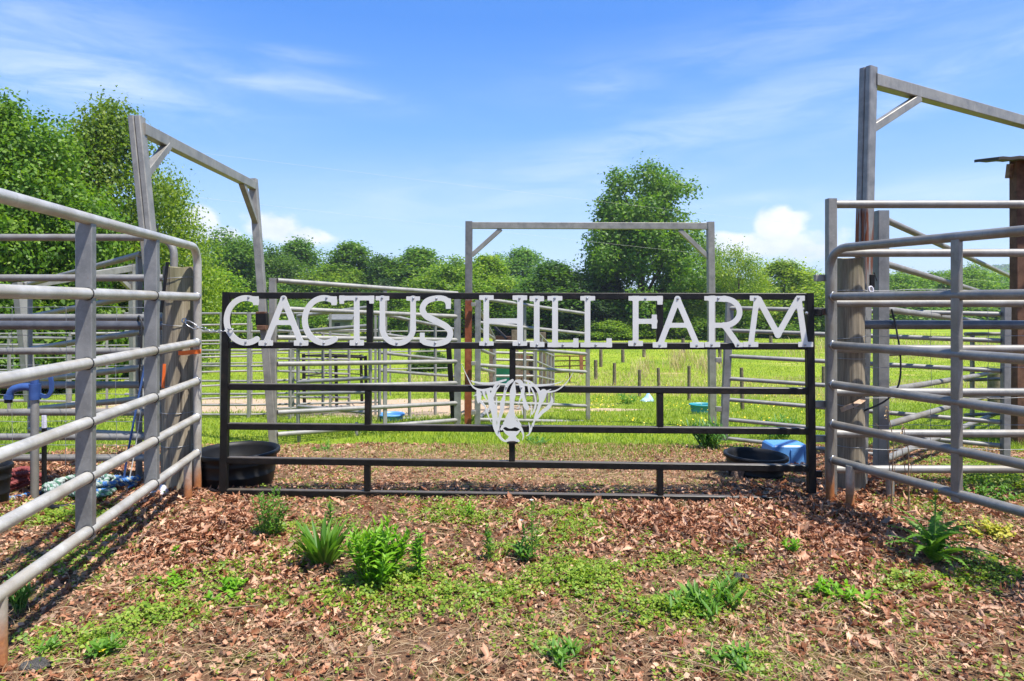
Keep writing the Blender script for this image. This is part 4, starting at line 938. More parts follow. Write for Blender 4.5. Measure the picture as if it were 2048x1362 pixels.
def straw():
    x, y, z, u, v = cand(420000, -4.2, 4.8, 1.6, 6.9)
    d = field(u, v, [(850, 1310, 420, 70, .9), (250, 1300, 260, 90, .7), (1620, 1320, 380, 70, .8), (1100, 1260, 200, 50, .5), (980, 930, 420, 45, .8), (1300, 960, 300, 30, .8), (330, 1190, 180, 60, .4), (1500, 1250, 300, 60, .45)], .14) * (1 + .8 * vnoise(x, y, 5, 5)) * .65
    k = RNG.uniform(0, 1, len(x)) < d; x, y, z = x[k], y[k], z[k]; n = len(x)
    t_ = np.array([(-.008, -.5, 0), (.008, -.5, 0), (.09, -.15, .05), (.107, -.15, .05), (.08, .2, .06), (.096, .2, .06), (-.02, .5, .02), (-.01, .5, .02)]); t_[:, 0] -= .04
    q_ = np.array([(0, 1, 3, 2), (2, 3, 5, 4), (4, 5, 7, 6)])
    V, Q = scatter(t_, q_, np.stack([x, y, z + RNG.uniform(.004, .022, n)], -1), rot_zxy(RNG.uniform(0, 6.28, n), RNG.normal(0, .2, n), RNG.normal(0, .8, n)), RNG.uniform(.035, .11, n))
    tag(link_mesh('dead_grass', arrays_mesh('dead_grass', V, Q, 'straw')), 'pale dead grass and pine straw matted over the bare soil', None, None, 'stuff')
straw()
def twigs():
    x, y, z, u, v = cand(420, -4, 4.6, 1.7, 6.2); n = len(x); ts = np.linspace(0, 1, 5); V, Q = [], []
    for j, t_ in enumerate(ts):
        for k in range(4): V.append((.006 * (1 - .6 * t_) * math.cos(k * 1.5708) + .05 * math.sin(t_ * 5), t_ - .5, .012 * (1 - .6 * t_) * math.sin(k * 1.5708)))
    Q = [(j * 4 + k, j * 4 + (k + 1) % 4, j * 4 + 4 + (k + 1) % 4, j * 4 + 4 + k) for j in range(4) for k in range(4)]
    V, Q = scatter(np.array(V), np.array(Q), np.stack([x, y, z + RNG.uniform(.012, .03, n)], -1), rot_zxy(RNG.uniform(0, 6.28, n), RNG.normal(0, .12, n), RNG.normal(0, .3, n)), RNG.uniform(.08, .32, n))
    tag(link_mesh('twigs', arrays_mesh('twigs', V, Q, 'stem_dry')), 'thin fallen twigs lying among the leaves', None, None, 'stuff')
twigs()
CLOV = [(760, 1190, 170, 60, .9), (1060, 1140, 150, 60, 1), (1180, 1170, 170, 60, 1), (980, 1210, 140, 50, .8), (430, 1200, 170, 60, .95), (330, 1240, 90, 40, .7), (120, 1040, 130, 40, .8), (150, 1140, 120, 40, .6), (640, 1090, 90, 50, .8), (560, 1060, 60, 40, .8), (1360, 1140, 130, 35, .8), (1400, 1210, 170, 50, 1.1), (1750, 1165, 140, 30, .8), (1620, 1200, 120, 40, .7), (1780, 1240, 110, 40, .6), (1980, 1130, 80, 60, .7), (1560, 1290, 120, 40, .4), (230, 1300, 90, 40, .8), (90, 1290, 80, 40, .5), (1120, 1320, 120, 50, .5), (1500, 1340, 160, 40, .5), (940, 1030, 160, 30, .5), (1120, 1060, 90, 40, .7), (1190, 1030, 120, 25, .35), (1950, 960, 130, 60, .9), (1350, 1085, 60, 20, .4), (800, 900, 200, 25, .35), (1100, 900, 250, 20, .5), (500, 890, 120, 30, .6)]
def clover():
    x, y, z, u, v = cand(330000, -4, 4.6, 1.6, 5.8)
    d = field(u, v, CLOV, .05) * (.8 + 2.1 * vnoise(x, y, 8, 8) + .7 * vnoise(x, y, 21, 9)) * .5
    k = RNG.uniform(0, 1, len(x)) < d; x, y, z, d = x[k], y[k], z[k], d[k]; n = len(x)
    V3, Q3 = [], []
    for i in range(3):
        a = i * 2.094; ca, sa = math.cos(a), math.sin(a); o = len(V3)
        for px_, py_, pz_ in ((0, .08, 0), (-.36, .55, .14), (0, .5, 0), (.36, .55, .14), (-.22, .95, .1), (0, .88, .02), (.22, .95, .1)):
            V3.append((px_ * ca - py_ * sa, px_ * sa + py_ * ca, pz_))
        Q3 += [(o, o + 2, o + 1, o), (o, o + 3, o + 2, o), (o + 1, o + 2, o + 5, o + 4), (o + 2, o + 3, o + 6, o + 5)]
    Q3 = [q for q in Q3 if len(set(q)) == 4] + [(o_ * 7, o_ * 7 + 3, o_ * 7 + 2, o_ * 7 + 1) for o_ in range(3)]
    V, Q = scatter(np.array(V3), np.array(Q3), np.stack([x, y, z + .008 + RNG.uniform(0, 1, n) ** 1.3 * .05 * np.clip(d * 1.6, .25, 1)], -1), rot_zxy(RNG.uniform(0, 6.28, n), RNG.normal(0, .45, n), RNG.normal(0, .45, n)), RNG.uniform(.009, .023, n))
    tag(link_mesh('clover', arrays_mesh('clover', V, Q, 'clover_leaf')), 'low clover and chickweed mats growing through the leaves', None, None, 'stuff')
clover()
BL = np.array([(-.5, 0, 0), (.5, 0, 0), (-.4, .06, .38), (.4, .06, .38), (-.27, .22, .72), (.27, .22, .72), (-.03, .48, 1), (.03, .48, 1)])
BQ = np.array([(0, 1, 3, 2), (2, 3, 5, 4), (4, 5, 7, 6)])
def blades(name, label, x, y, z, h, w_, mat, lean=.35):
    n = len(x); s_ = np.stack([w_, h, h], -1)
    V, Q = scatter(BL, BQ, np.stack([x, y, z - .005], -1), rot_zxy(RNG.uniform(0, 6.28, n), RNG.normal(0, lean, n), RNG.normal(0, lean, n)), s_)
    return tag(link_mesh(name, arrays_mesh(name, V, Q, mat)), label, None, None, 'stuff')
def sandmask(x, y):
    m_ = np.zeros(x.shape, bool)
    for cx, cy, rx, ry in SAND: m_ |= ((x - cx) / rx) ** 2 + ((y - cy) / ry) ** 2 < .75
    return m_
def fieldgrass():
    n = 330000; y = np.exp(RNG.uniform(math.log(4.7), math.log(62), n)); x = RNG.uniform(-1, 1, n) * (.80 * y + 1.0); z = g(x, y)
    n1, n2 = vnoise(x, y, 1.6, 11), vnoise(x, y, .35, 12)
    k = (RNG.uniform(0, 1, n) < np.clip((y - 5.75 + n1 * 1.7) / 1.2, .05, 1)) & ~(sandmask(x, y) & (RNG.uniform(0, 1, n) < .95))
    x, y, z, n1, n2 = x[k], y[k], z[k], n1[k], n2[k]; n = len(x)
    f = (y / 6) ** .62; h = RNG.uniform(.022, .066, n) * f * (1 + .5 * n1) * np.interp(y, [8, 14, 30], [1, .62, .5]); w_ = RNG.uniform(.004, .0075, n) * f * 1.15
    a = (y < 9) & (RNG.uniform(0, 1, n) < .55)
    dry = (n2 > .28) & (RNG.uniform(0, 1, n) < .55) & (y > 13)
    blades('pasture_grass', 'yellow green pasture grass covering the field', x[~a & ~dry], y[~a & ~dry], z[~a & ~dry], h[~a & ~dry], w_[~a & ~dry], 'field_blade')
    blades('lane_grass', 'bright green grass in the lane behind the gate', x[a], y[a], z[a], h[a], w_[a], 'grass_blade')
    blades('seed_grass', 'tan dry seeding grass in the pasture', x[dry], y[dry], z[dry], h[dry] * 1.9, w_[dry] * .7, 'dry_grass', .15)
fieldgrass()
def dryclumps():
    cs_ = [(1395, 728, 35), (1360, 715, 25), (1420, 740, 30), (1350, 735, 18), (1600, 705, 60), (1650, 690, 40), (1800, 688, 120), (1900, 690, 120), (1980, 700, 60), (250, 690, 70), (1290, 742, 25)]
    X_, Y_ = [], []
    for u, v, ru in cs_:
        for _ in range(150):
            q = GP(u + random.gauss(0, ru * .55), v + random.gauss(0, 9)); X_.append(q.x); Y_.append(q.y)
    x, y = np.array(X_), np.array(Y_); n = len(x)
    blades('broom_sedge', 'clumps of tan broom sedge standing in the pasture', x, y, g(x, y), RNG.uniform(.25, .6, n), .012 * (y / 18), 'dry_grass', .14)
dryclumps()
def neargrass():
    x, y, z, u, v = cand(40000, -4, 4.6, 1.6, 5.6)
    d = field(u, v, [(1390, 1215, 170, 50, .8), (1350, 1170, 120, 40, .5), (230, 1310, 100, 40, .6), (40, 1200, 60, 40, .7), (1130, 1310, 110, 45, .6), (1520, 1330, 150, 45, .5), (950, 1180, 200, 70, .25), (480, 1250, 200, 60, .25), (1960, 980, 120, 60, .9), (1150, 890, 260, 18, .8), (620, 885, 240, 14, .7), (1080, 1090, 60, 50, .4), (620, 1100, 90, 60, .3), (1100, 980, 400, 40, .12), (1180, 1160, 260, 70, .3), (700, 1200, 160, 60, .25), (1500, 1240, 260, 60, .3)], .06) * (1 + vnoise(x, y, 8, 21))
    k = RNG.uniform(0, 1, len(x)) < d; x, y, z = x[k], y[k], z[k]; n = len(x)
    blades('sparse_grass', 'thin green grass sprouting between the fallen leaves', x, y, z, RNG.uniform(.02, .075, n), RNG.uniform(.0025, .005, n), 'grass_blade', .6)
neargrass()
def flowers():
    n = 1300; u = RNG.uniform(1180, 1660, n); v = RNG.normal(812, 26, n); pts = [GP(a, b_) for a, b_ in zip(u, v)]
    x = np.array([p.x for p in pts]); y = np.array([p.y for p in pts]); k = vnoise(x, y, 2.2, 31) > .02; x, y = x[k], y[k]; n = len(x)
    t_ = np.array([(-.5, 0, 0), (0, -.5, .1), (.5, 0, 0), (0, .5, .1)]); q_ = np.array([(0, 1, 2, 3)])
    V, Q = scatter(t_, q_, np.stack([x, y, g(x, y) + RNG.uniform(.08, .17, n)], -1), rot_zxy(RNG.uniform(0, 6, n), RNG.normal(0, .5, n), RNG.normal(0, .5, n)), RNG.uniform(.018, .034, n))
    tag(link_mesh('buttercups', arrays_mesh('buttercups', V, Q, 'petal_yellow')), 'tiny yellow buttercups scattered through the grass', None, None, 'stuff')
flowers()

# ================================================================ single weeds
def strip(L, W, bend, fold, n=6, prof=None, jag=0, rs=None):
    """leaf along +y starting at origin, curving; x across"""
    V, y, z, a = [], 0, 0, 0
    for j in range(n + 1):
        t_ = j / n; w_ = (prof(t_) if prof else math.sin(math.pi * min(.97, .12 + .88 * t_)) ** .8) * W
        if jag: w_ *= (1.35 if j % 2 else .32) * (1 + rs.uniform(-.2, .2))
        V += [(-w_, y - (jag * L * .04 if j % 2 else 0), z + fold * w_), (0, y, z), (w_, y - (jag * L * .04 if j % 2 else 0), z + fold * w_)]
        a = -bend * (t_ + .5 / n); y += L / n * math.cos(a); z += L / n * math.sin(a)
    return np.array(V), np.array([(j * 3 + k, j * 3 + k + 1, j * 3 + k + 4, j * 3 + k + 3) for j in range(n) for k in (0, 1)])
def leafset(items):
    """items: (V, Q, pos, yaw, pitch, roll, scale)"""
    parts = []
    for V, Q, p, yaw, pit, rol, s_ in items:
        parts.append(scatter(V, Q, np.array([p], float), rot_zxy(np.array([yaw]), np.array([pit]), np.array([rol])), np.array([s_], float)))
    return join_arrays(parts)
def weed(name, label, base, cat, stems, leaves, mat, stem_mat='stem_green', extra=None):
    root = thing(name, base, label, cat)
    if stems:
        mb = MB()
        for pts, r in stems: mb.tube(pts, r, 6, scale=list(np.linspace(1, .45, len(pts))))
        mb.build('stem', stem_mat, root)
    if leaves:
        V, Q = leafset(leaves); link_mesh('foliage', arrays_mesh('foliage', V - np.array(base), Q, mat), root)
    if extra:
        V, Q = leafset(extra[0]); link_mesh('flower', arrays_mesh('flower', V - np.array(base), Q, extra[1]), root)
    return root
def leafy(name, label, base, nst, h, spread, Lf, Wf, per, mat, seed, pitch=(.2, .9), dens_low=True, extra=None, cat='weed'):
    rr = random.Random(seed); rs = np.random.default_rng(seed); stems, leaves, fl = [], [], []
    vs_ = [strip(1, Wf / Lf, rr.uniform(-.1, .9), .35, 5) for _ in range(5)]
    for s_ in range(nst):
        a = rr.uniform(0, 6.28); q = rr.uniform(.15, 1) * spread; hh = h * rr.uniform(.68, 1.0) * (1 - .25 * q / max(spread, .01))
        b0 = Vector(base) + Vector((q * .35 * math.cos(a), q * .35 * math.sin(a), 0)); tp = Vector(base) + Vector((q * math.cos(a), q * math.sin(a), hh))
        pts = [Vector(p) for p in catmull([b0, b0.lerp(tp, .5) + Vector((0, 0, hh * .06)), tp], 5)]; stems.append((pts, .0028 if h > .12 else .002))
        for k in range(per):
            f = (k + .5) / per; f = f ** (.8) ; c = pts[min(len(pts) - 1, int(f * (len(pts) - 1)))]
            top = f > .8; V, Q = vs_[rr.randrange(5)]
            leaves.append((V, Q, tuple(c), k * 2.4 + rr.uniform(-.5, .5), rr.uniform(.7, 1.25) if top else rr.uniform(*pitch), rr.uniform(-.3, .3), Lf * rr.uniform(.65, 1.1) * (.65 if top else 1)))
        if extra and s_ < extra[1]:
            for k in range(6): V, Q = strip(1, .3, .3, .1, 2); fl.append((V, Q, tuple(tp), k * 1.05, .4, 0, extra[2]))
    return weed(name, label, base, cat, stems, leaves, mat, extra=(fl, extra[0]) if fl else None)
def gpt(u, v): return GP(u, v)
# blade clump + bright leafy clump in front of the gate
b0 = gpt(648, 1132); rr = random.Random(3); lv = []
for k in range(85):
    a = rr.uniform(0, 6.28); L = rr.uniform(.15, .27); V, Q = strip(1, rr.uniform(.042, .062), rr.uniform(.2, .9), .5, 8, lambda t_: (min(1, t_ * 4 + .45)) * (1 - t_ ** 3 * .97))
    lv.append((V, Q, (b0.x + .035 * math.cos(a), b0.y + .03 * math.sin(a), b0.z - .01), a - 1.57, rr.uniform(1.0, 1.5), rr.uniform(-.3, .3), L))
weed('lily_clump', 'clump of broad upright green blades left of the bright leafy weed', b0, 'plant', [], lv, 'weed_mid')
leafy('leafy_weed', 'large bright green leafy weed clump in the middle foreground', gpt(755, 1172), 30, .325, .17, .064, .009, 26, 'weed_bright', 4, (.15, .8))
leafy('leafy_weed', 'small bright weed stem just right of the large leafy clump', gpt(838, 1160), 6, .25, .045, .052, .0075, 20, 'weed_bright', 5)
leafy('leafy_weed', 'pale branching weed in front of the lower left gate rails', gpt(540, 1075), 12, .31, .13, .046, .0058, 28, 'weed_mid', 6)
leafy('leafy_weed', 'single slim weed standing between the lily clump and the gate', gpt(661, 1062), 2, .19, .012, .042, .006, 24, 'weed_mid', 7)
leafy('leafy_weed', 'thin upright weed stem alone left of the flowering weed', gpt(978, 1122), 2, .25, .012, .042, .0065, 30, 'weed_mid', 8)
leafy('leafy_weed', 'tall spindly weed with white buds under the middle of the gate', gpt(1062, 1118), 4, .36, .05, .045, .006, 22, 'weed_mid', 9, extra=('petal_white', 2, .012))
leafy('leafy_weed', 'leafy rosette at the foot of the white budded weed', gpt(1050, 1118), 6, .09, .07, .06, .011, 6, 'weed_mid', 10)
leafy('leafy_weed', 'little star shaped weed on dark soil close behind the front litter', gpt(940, 1032), 4, .07, .05, .045, .006, 9, 'weed_bright', 11)
leafy('leafy_weed', 'low bright weed among leaves left of the lily clump', gpt(455, 1190), 8, .055, .12, .04, .012, 8, 'weed_bright', 12)
leafy('leafy_weed', 'flat pale weed on the far left of the leaf bed', gpt(345, 1170), 8, .05, .11, .034, .011, 7, 'weed_bright', 13)
leafy('leafy_weed', 'small seedling alone in the deep leaf litter at left', gpt(350, 1112), 2, .07, .02, .03, .006, 8, 'weed_bright', 14)
leafy('leafy_weed', 'narrow two leaved weed in the right leaf litter', gpt(1480, 1115), 3, .09, .03, .055, .009, 4, 'weed_mid', 15)
leafy('leafy_weed', 'small bushy weed between the right leaf litter and the thistle', gpt(1590, 1108), 7, .09, .07, .04, .008, 8, 'weed_bright', 16)
leafy('leafy_weed', 'yellowing chickweed patch behind the thistle', gpt(1985, 1075), 22, .10, .17, .028, .011, 9, 'weed_yellow', 17)
leafy('leafy_weed', 'grassy dark weed clump beside the smaller black tub', gpt(1420, 900), 30, .30, .26, .16, .012, 9, 'weed_dark', 18, (.4, 1.2))
leafy('leafy_weed', 'dark low weed at the middle of the lane behind the bull head', gpt(1075, 892), 14, .10, .16, .06, .009, 8, 'weed_dark', 19)
leafy('leafy_weed', 'weed with tiny leaves in the grass near the teal trough', gpt(1250, 808), 18, .22, .4, .09, .014, 9, 'weed_mid', 22)
leafy('leafy_weed', 'rank green weeds behind the smaller tub and crate', gpt(1560, 880), 22, .30, .35, .13, .012, 8, 'weed_mid', 23, (.4, 1.2))
leafy('leafy_weed', 'green weeds at the foot of the panel right of the left bow frame', gpt(650, 905), 12, .09, .25, .05, .008, 7, 'weed_mid', 24)
leafy('leafy_weed', 'loose green weed just inside the right panel beside its post', gpt(1960, 1000), 26, .14, .3, .04, .008, 10, 'weed_mid', 26)
leafy('leafy_weed', 'dandelion with one yellow head in the left foreground', gpt(205, 1318), 10, .055, .08, .06, .009, 6, 'weed_mid', 27, extra=('petal_yellow', 1, .014))
leafy('leafy_weed', 'plantain tuft in the right middle of the foreground clover', gpt(1390, 1225), 16, .09, .17, .075, .009, 6, 'weed_mid', 28, (.3, 1.1))
leafy('leafy_weed', 'upright grass tuft right of the plantain tuft', gpt(1455, 1215), 14, .11, .1, .09, .007, 4, 'weed_mid', 29, (.6, 1.3))
leafy('leafy_weed', 'weed tuft at the bottom edge below the gate centre', gpt(1120, 1325), 12, .06, .10, .055, .007, 6, 'weed_mid', 30, (.3, 1.1))
leafy('leafy_weed', 'green tuft against the foot of the nearest left panel leg', gpt(38, 1225), 16, .12, .06, .09, .006, 5, 'weed_dark', 31, (.6, 1.3))
leafy('leafy_weed', 'small pointed weed right of the dandelion tuft', gpt(100, 1310), 6, .05, .05, .05, .007, 6, 'weed_mid', 32)
leafy('leafy_weed', 'leafy weed patch in the right foreground clover', gpt(1690, 1200), 16, .06, .14, .045, .010, 7, 'weed_bright', 33)
leafy('leafy_weed', 'low weed at the right foreground near the frame edge', gpt(1470, 1335), 12, .05, .10, .045, .009, 6, 'weed_mid', 34)
# thistle
b1 = gpt(1868, 1128); rs = np.random.default_rng(5); rr = random.Random(8); lv = []
for k in range(27):
    a = k * 2.39996 + rr.uniform(-.2, .2); L = rr.uniform(.17, .30) * (1 if k < 18 else .7)
    V, Q = strip(1, rr.uniform(.085, .12), rr.uniform(.8, 1.5), .6, 24, lambda t_: (.35 + .65 * math.sin(math.pi * min(1, t_ * .9 + .12))) * (1 - t_ ** 4), 1, rs)
    lv.append((V, Q, (b1.x + .015 * math.cos(a), b1.y + .015 * math.sin(a), b1.z + .01 + .004 * k), a - 1.57, rr.uniform(.75, 1.4), rr.uniform(-.35, .35), L * 1.08))
for k in range(10):
    V, Q = strip(1, .16, .8, .4, 7, None, 1, rs); lv.append((V, Q, (b1.x + .005, b1.y, b1.z + .12 + .021 * k), k * 2.4, rr.uniform(.5, 1.1), 0, rr.uniform(.045, .075)))
fl = []
for k in range(14): V, Q = strip(1, .22, .1, 0, 2); fl.append((V, Q, (b1.x + .008, b1.y, b1.z + .345), k * .45, rr.uniform(.5, 1.3), 0, .022))
weed('thistle', 'spiky dark green thistle with one yellow flower at the right', b1, 'plant', [([Vector(b1), Vector(b1) + Vector((.004, 0, .18)), Vector(b1) + Vector((.008, 0, .345))], .006)], lv, 'weed_mid', extra=(fl, 'petal_yellow'))
# dry stalks beside the right panel
for k, (u, vb, pts) in enumerate(((1788, 1005, [(1780, 900), (1771, 850)]), (1783, 1000, [(1787, 880), (1774, 815)]), (1818, 1008, [(1817, 900), (1806, 850)]), (1822, 1010, [(1812, 880), (1809, 845)]))):
    if k in (1, 2):
        b_ = Vector((P(u, vb, 3.95).x, 3.95, 0)); q = [b_] + [P(a, c, 3.95) for a, c in pts]
        lv = [(*strip(1, .2, .6, .6, 4), tuple(q[-1] + Vector((0, 0, -.012 * j))), j * 2.1, .2 - 1.2 * (j % 2), 0, .03) for j in range(7)]
        weed('dry_stalk', ('brittle dead weed stalk nearest the right wooden post', 'brittle dead weed stalk with curled tip further along the right panel')[k - 1], b_, 'weed', [(q, .0045), ([b_ + Vector((.01, 0, 0)), q[1] + Vector((-.03, .02, .02)), q[2] + Vector((-.06, .02, -.1))], .003), ([b_ + Vector((-.01, 0, 0)), q[1] + Vector((.035, .02, -.05))], .003)], lv, 'straw', 'stem_dry')
# stones and driftwood root
def stone(name, label, c, sx, sy, sz, mat, seed, cat='stone', k_=.22):
    rs = np.random.default_rng(seed); mb = MB(); vs, fs = [], []; n, m_ = 18, 10
    for j in range(m_ + 1):
        ph = math.pi * j / m_
        for i in range(n):
            a = 6.28318 * i / n; q = 1 + k_ * (math.sin(3 * a + seed) * math.sin(2 * ph) + .6 * math.sin(5 * a + 2 * ph + seed) + rs.uniform(-.25, .25)) * math.sin(ph)
            vs.append(Vector(c) + Vector((sx * q * math.sin(ph) * math.cos(a), sy * q * math.sin(ph) * math.sin(a), sz * (.6 + q * math.cos(ph)))))
    for j in range(m_):
        for i in range(n): fs.append((j * n + i, (j + 1) * n + i, (j + 1) * n + (i + 1) % n, j * n + (i + 1) % n))
    mb.add(vs, fs, True); return tag(mb.build(name, mat), label, cat)
stone('stone', 'dark rough stone in the right leaf litter', gpt(1482, 1163), .032, .03, .022, 'stone_dark', 1)
stone('stone', 'small dark stone below the plantain tuft at centre right', gpt(1246, 1230), .025, .022, .016, 'stone_dark', 2)
stone('stone', 'flat grey stone at the bottom left corner', gpt(72, 1340), .05, .035, .018, 'stone_dark', 3)
q = gpt(1485, 963); ro = thing('driftwood', q, 'two humped piece of dry root wood beside the smaller black tub', 'wood')
for dx, sx, sz, sd in ((-.03, .045, .07, 4), (.075, .028, .05, 5), (.03, .06, .02, 6)):
    o = stone('knot', None, q + Vector((dx, 0, 0)), sx, .03, sz, 'dry_wood', sd, None, .3); o.parent = ro; o.location = -ro.location

# ================================================================ trees
def crown_mesh(name, seed, h, cb, prof, R_, nl, ncl, per, leaf, mat, sub=(.18, .42), flat=.8, spread=1.0):
    r_ = np.random.default_rng(seed); tp = np.array([p[0] for p in prof]); rp = np.array([p[1] for p in prof])
    C, S = [], []
    for i in range(nl):
        t_ = r_.uniform(0, 1) ** .9; Rt = np.interp(t_, tp, rp) * R_; a = i * 2.39996 + r_.uniform(-.5, .5); rs_ = r_.uniform(*sub) * R_ * (.55 + .45 * Rt / R_)
        q = max(0, Rt - rs_ * .75) * math.sqrt(r_.uniform(.25, 1)) * r_.uniform(.75, 1.36); C.append((q * math.cos(a), q * math.sin(a), cb + t_ * (h - cb) * .96)); S.append(rs_)
    C, S = np.array(C), np.array(S); w_ = S ** 2 / (S ** 2).sum(); li = r_.choice(nl, ncl, p=w_)
    d = r_.normal(0, 1, (ncl, 3)); d[:, 2] += .35; d /= np.linalg.norm(d, axis=1)[:, None]
    cc = C[li] + d * (S[li] * r_.uniform(.45, 1.08, ncl) ** .6)[:, None] * np.array([1, 1, flat])
    rg_ = np.where(r_.uniform(0, 1, ncl) < .17, r_.uniform(1.1, 1.65, ncl), 1.0); cc = C[li] + (cc - C[li]) * rg_[:, None]
    pos = np.repeat(cc, per, 0) + r_.normal(0, leaf * 1.15 * spread, (ncl * per, 3)); dn = np.repeat(d, per, 0)
    nrm = dn * .5 + np.array([0, 0, .55]) + r_.normal(0, .55, pos.shape); nrm /= np.linalg.norm(nrm, axis=1)[:, None]
    tx = np.cross(nrm, r_.normal(0, 1, pos.shape)); tx /= np.linalg.norm(tx, axis=1)[:, None]; ty = np.cross(nrm, tx)
    rot = np.stack([tx, ty, nrm], -1); T = np.array([(-.34, 0, .1), (0, -.55, 0), (.34, 0, .1), (0, .55, 0)])
    V, Q = scatter(T, np.array([(0, 1, 2, 3)]), pos, rot, r_.uniform(.65, 1.25, len(pos)) * leaf)
    return arrays_mesh(name, V, Q, mat), C
def trunk_mb(h, r, C, seed, lim=10, top=.8):
    rr = random.Random(seed); mb = MB(); n = 8
    pts = [Vector((rr.uniform(-.02, .02) * h * k / n, rr.uniform(-.02, .02) * h * k / n, h * top * k / n - (.15 if k == 0 else 0))) for k in range(n + 1)]
    mb.tube(pts, r, 9, scale=[1.25] + list(np.linspace(1, .22, n)))
    for c in sorted(C.tolist(), key=lambda q: rr.random())[:lim]:
        c = Vector(c); k = min(n - 1, max(1, int(n * (c.z * .62) / (h * top)))); a = pts[k]
        mb.tube([a, a.lerp(c, .5) + Vector((0, 0, .06 * h * .3)), c], r * .36, 5, scale=[1, .6, .2])
    return mb
PR = {}
def proto(key, seed, h, cb, prof, R_, nl, ncl, per, leaf, mat='tree_leaves', tr=.16, sub=(.16, .42), flat=.8, spread=1., lim=10):
    me, C = crown_mesh('crown_' + key, seed, h, cb, prof, R_, nl, ncl, per, leaf, mat, sub, flat, spread); PR[key] = (me, trunk_mb(h, tr, C, seed, lim), h, R_)
RD = [(0, .55), (.2, .92), (.45, 1), (.7, .8), (.88, .5), (1, .15)]
proto('round', 1, 10, 1.2, RD, 4, 58, 4200, 6, .24)
proto('round_b', 2, 10, .8, [(0, .7), (.3, 1), (.6, .85), (.85, .55), (1, .1)], 4, 64, 4500, 6, .24)
proto('tall', 3, 10, 1.0, [(0, .6), (.3, 1), (.65, .8), (.9, .45), (1, .12)], 3, 60, 5200, 6, .23)
proto('loose', 4, 10, 1.5, [(0, .5), (.3, .9), (.6, 1), (.85, .75), (1, .3)], 4, 52, 2600, 5, .2, sub=(.16, .3), spread=1.7)
proto('cedar', 5, 10, .3, [(0, .9), (.2, 1), (.5, .75), (.8, .4), (1, .05)], 3, 70, 5200, 7, .2, 'cedar_needles', sub=(.2, .32), flat=1.1)
proto('bush', 6, 10, .1, [(0, .95), (.35, 1), (.7, .8), (1, .3)], 6, 44, 4200, 6, .55, tr=.2)
TREE_N = {}
def tree(key, label, u, Y, vt, wpx, tint=(1, 1, 1), group=None, name='tree', rot=None, gv=None):
    me, tmb, h, R_ = PR[key]; x = (u - U0) / F * Y; z0 = gz(x, Y); zt = H + (V0 - vt) / F * Y; sz = (zt - z0) / h; sx = wpx / 2 / F * Y / (R_ * 1.02)
    root = thing(name, (x, Y, z0 - .05), label, 'bush' if key == 'bush' else 'tree', group)
    root.scale = (sx, sx, sz); root.rotation_euler.z = random.uniform(0, 6.28) if rot is None else rot
    if key in TREE_N: tm = TREE_N[key]
    else:
        t0 = tmb.build('trunk', 'bark'); tm = TREE_N[key] = t0.data; bpy.data.objects.remove(t0)
    c = link_mesh('crown', me, root); c.color = (*tint, 1); link_mesh('trunk', tm, root); return root
# near left trees, built leaf by leaf
proto('left_a', 11, 8, 1.0, [(0, .7), (.25, .95), (.5, 1), (.8, .75), (1, .3)], 3.2, 90, 12500, 6, .135, tr=.2, lim=14)
proto('left_b', 12, 9, 1.2, [(0, .7), (.3, 1), (.6, .9), (.85, .6), (1, .2)], 3.4, 80, 7200, 6, .14, tr=.2, lim=16, spread=1.4)
proto('left_c', 13, 7, .8, [(0, .8), (.3, 1), (.6, .8), (.85, .45), (1, .1)], 2.8, 70, 4200, 6, .12, tr=.12, lim=16, spread=2.1, sub=(.2, .36))
PT = (1.25, 1.25, .9); OL = (1.05, .92, .8); LM = (1.55, 1.35, 1.1); DK = (.62, .72, .8); YG = (1.75, 1.4, 1.2)
tree('left_a', 'bright green broadleaf tree filling the left edge above the pipe panel', 20, 17, 208, 390, (1.0, 1.05, .9), rot=.5)
tree('left_b', 'olive green tree with fine foliage behind the top of the left bow frame post', 215, 21, 224, 320, OL, rot=1.0)
tree('left_c', 'sparse feathery young tree right of the olive tree, sky showing through', 340, 23, 365, 250, (1.5, 1.25, 1), rot=2.0)
tree('left_c', 'low yellowish tree under the feathery tree beside the left wooden post', 395, 26, 520, 150, (1.5, 1.3, .9), rot=4.0)
tree('round', 'shaded tree deep behind the left panel rails', 110, 27, 330, 330, (.85, .85, .8))
tree('bush', 'leafy bush behind the top rails of the left panel', 130, 17, 560, 230, (.95, .95, .8), name='bush')
tree('bush', 'bright shrub behind the left wooden post top', 300, 22, 585, 190, (1.3, 1.25, .8), name='bush')
tree('bush', 'dark shrub at the left edge under the broadleaf tree', -20, 15, 580, 190, (.8, .85, .8), name='bush')
GB = 'trees along the far edge of the pasture'
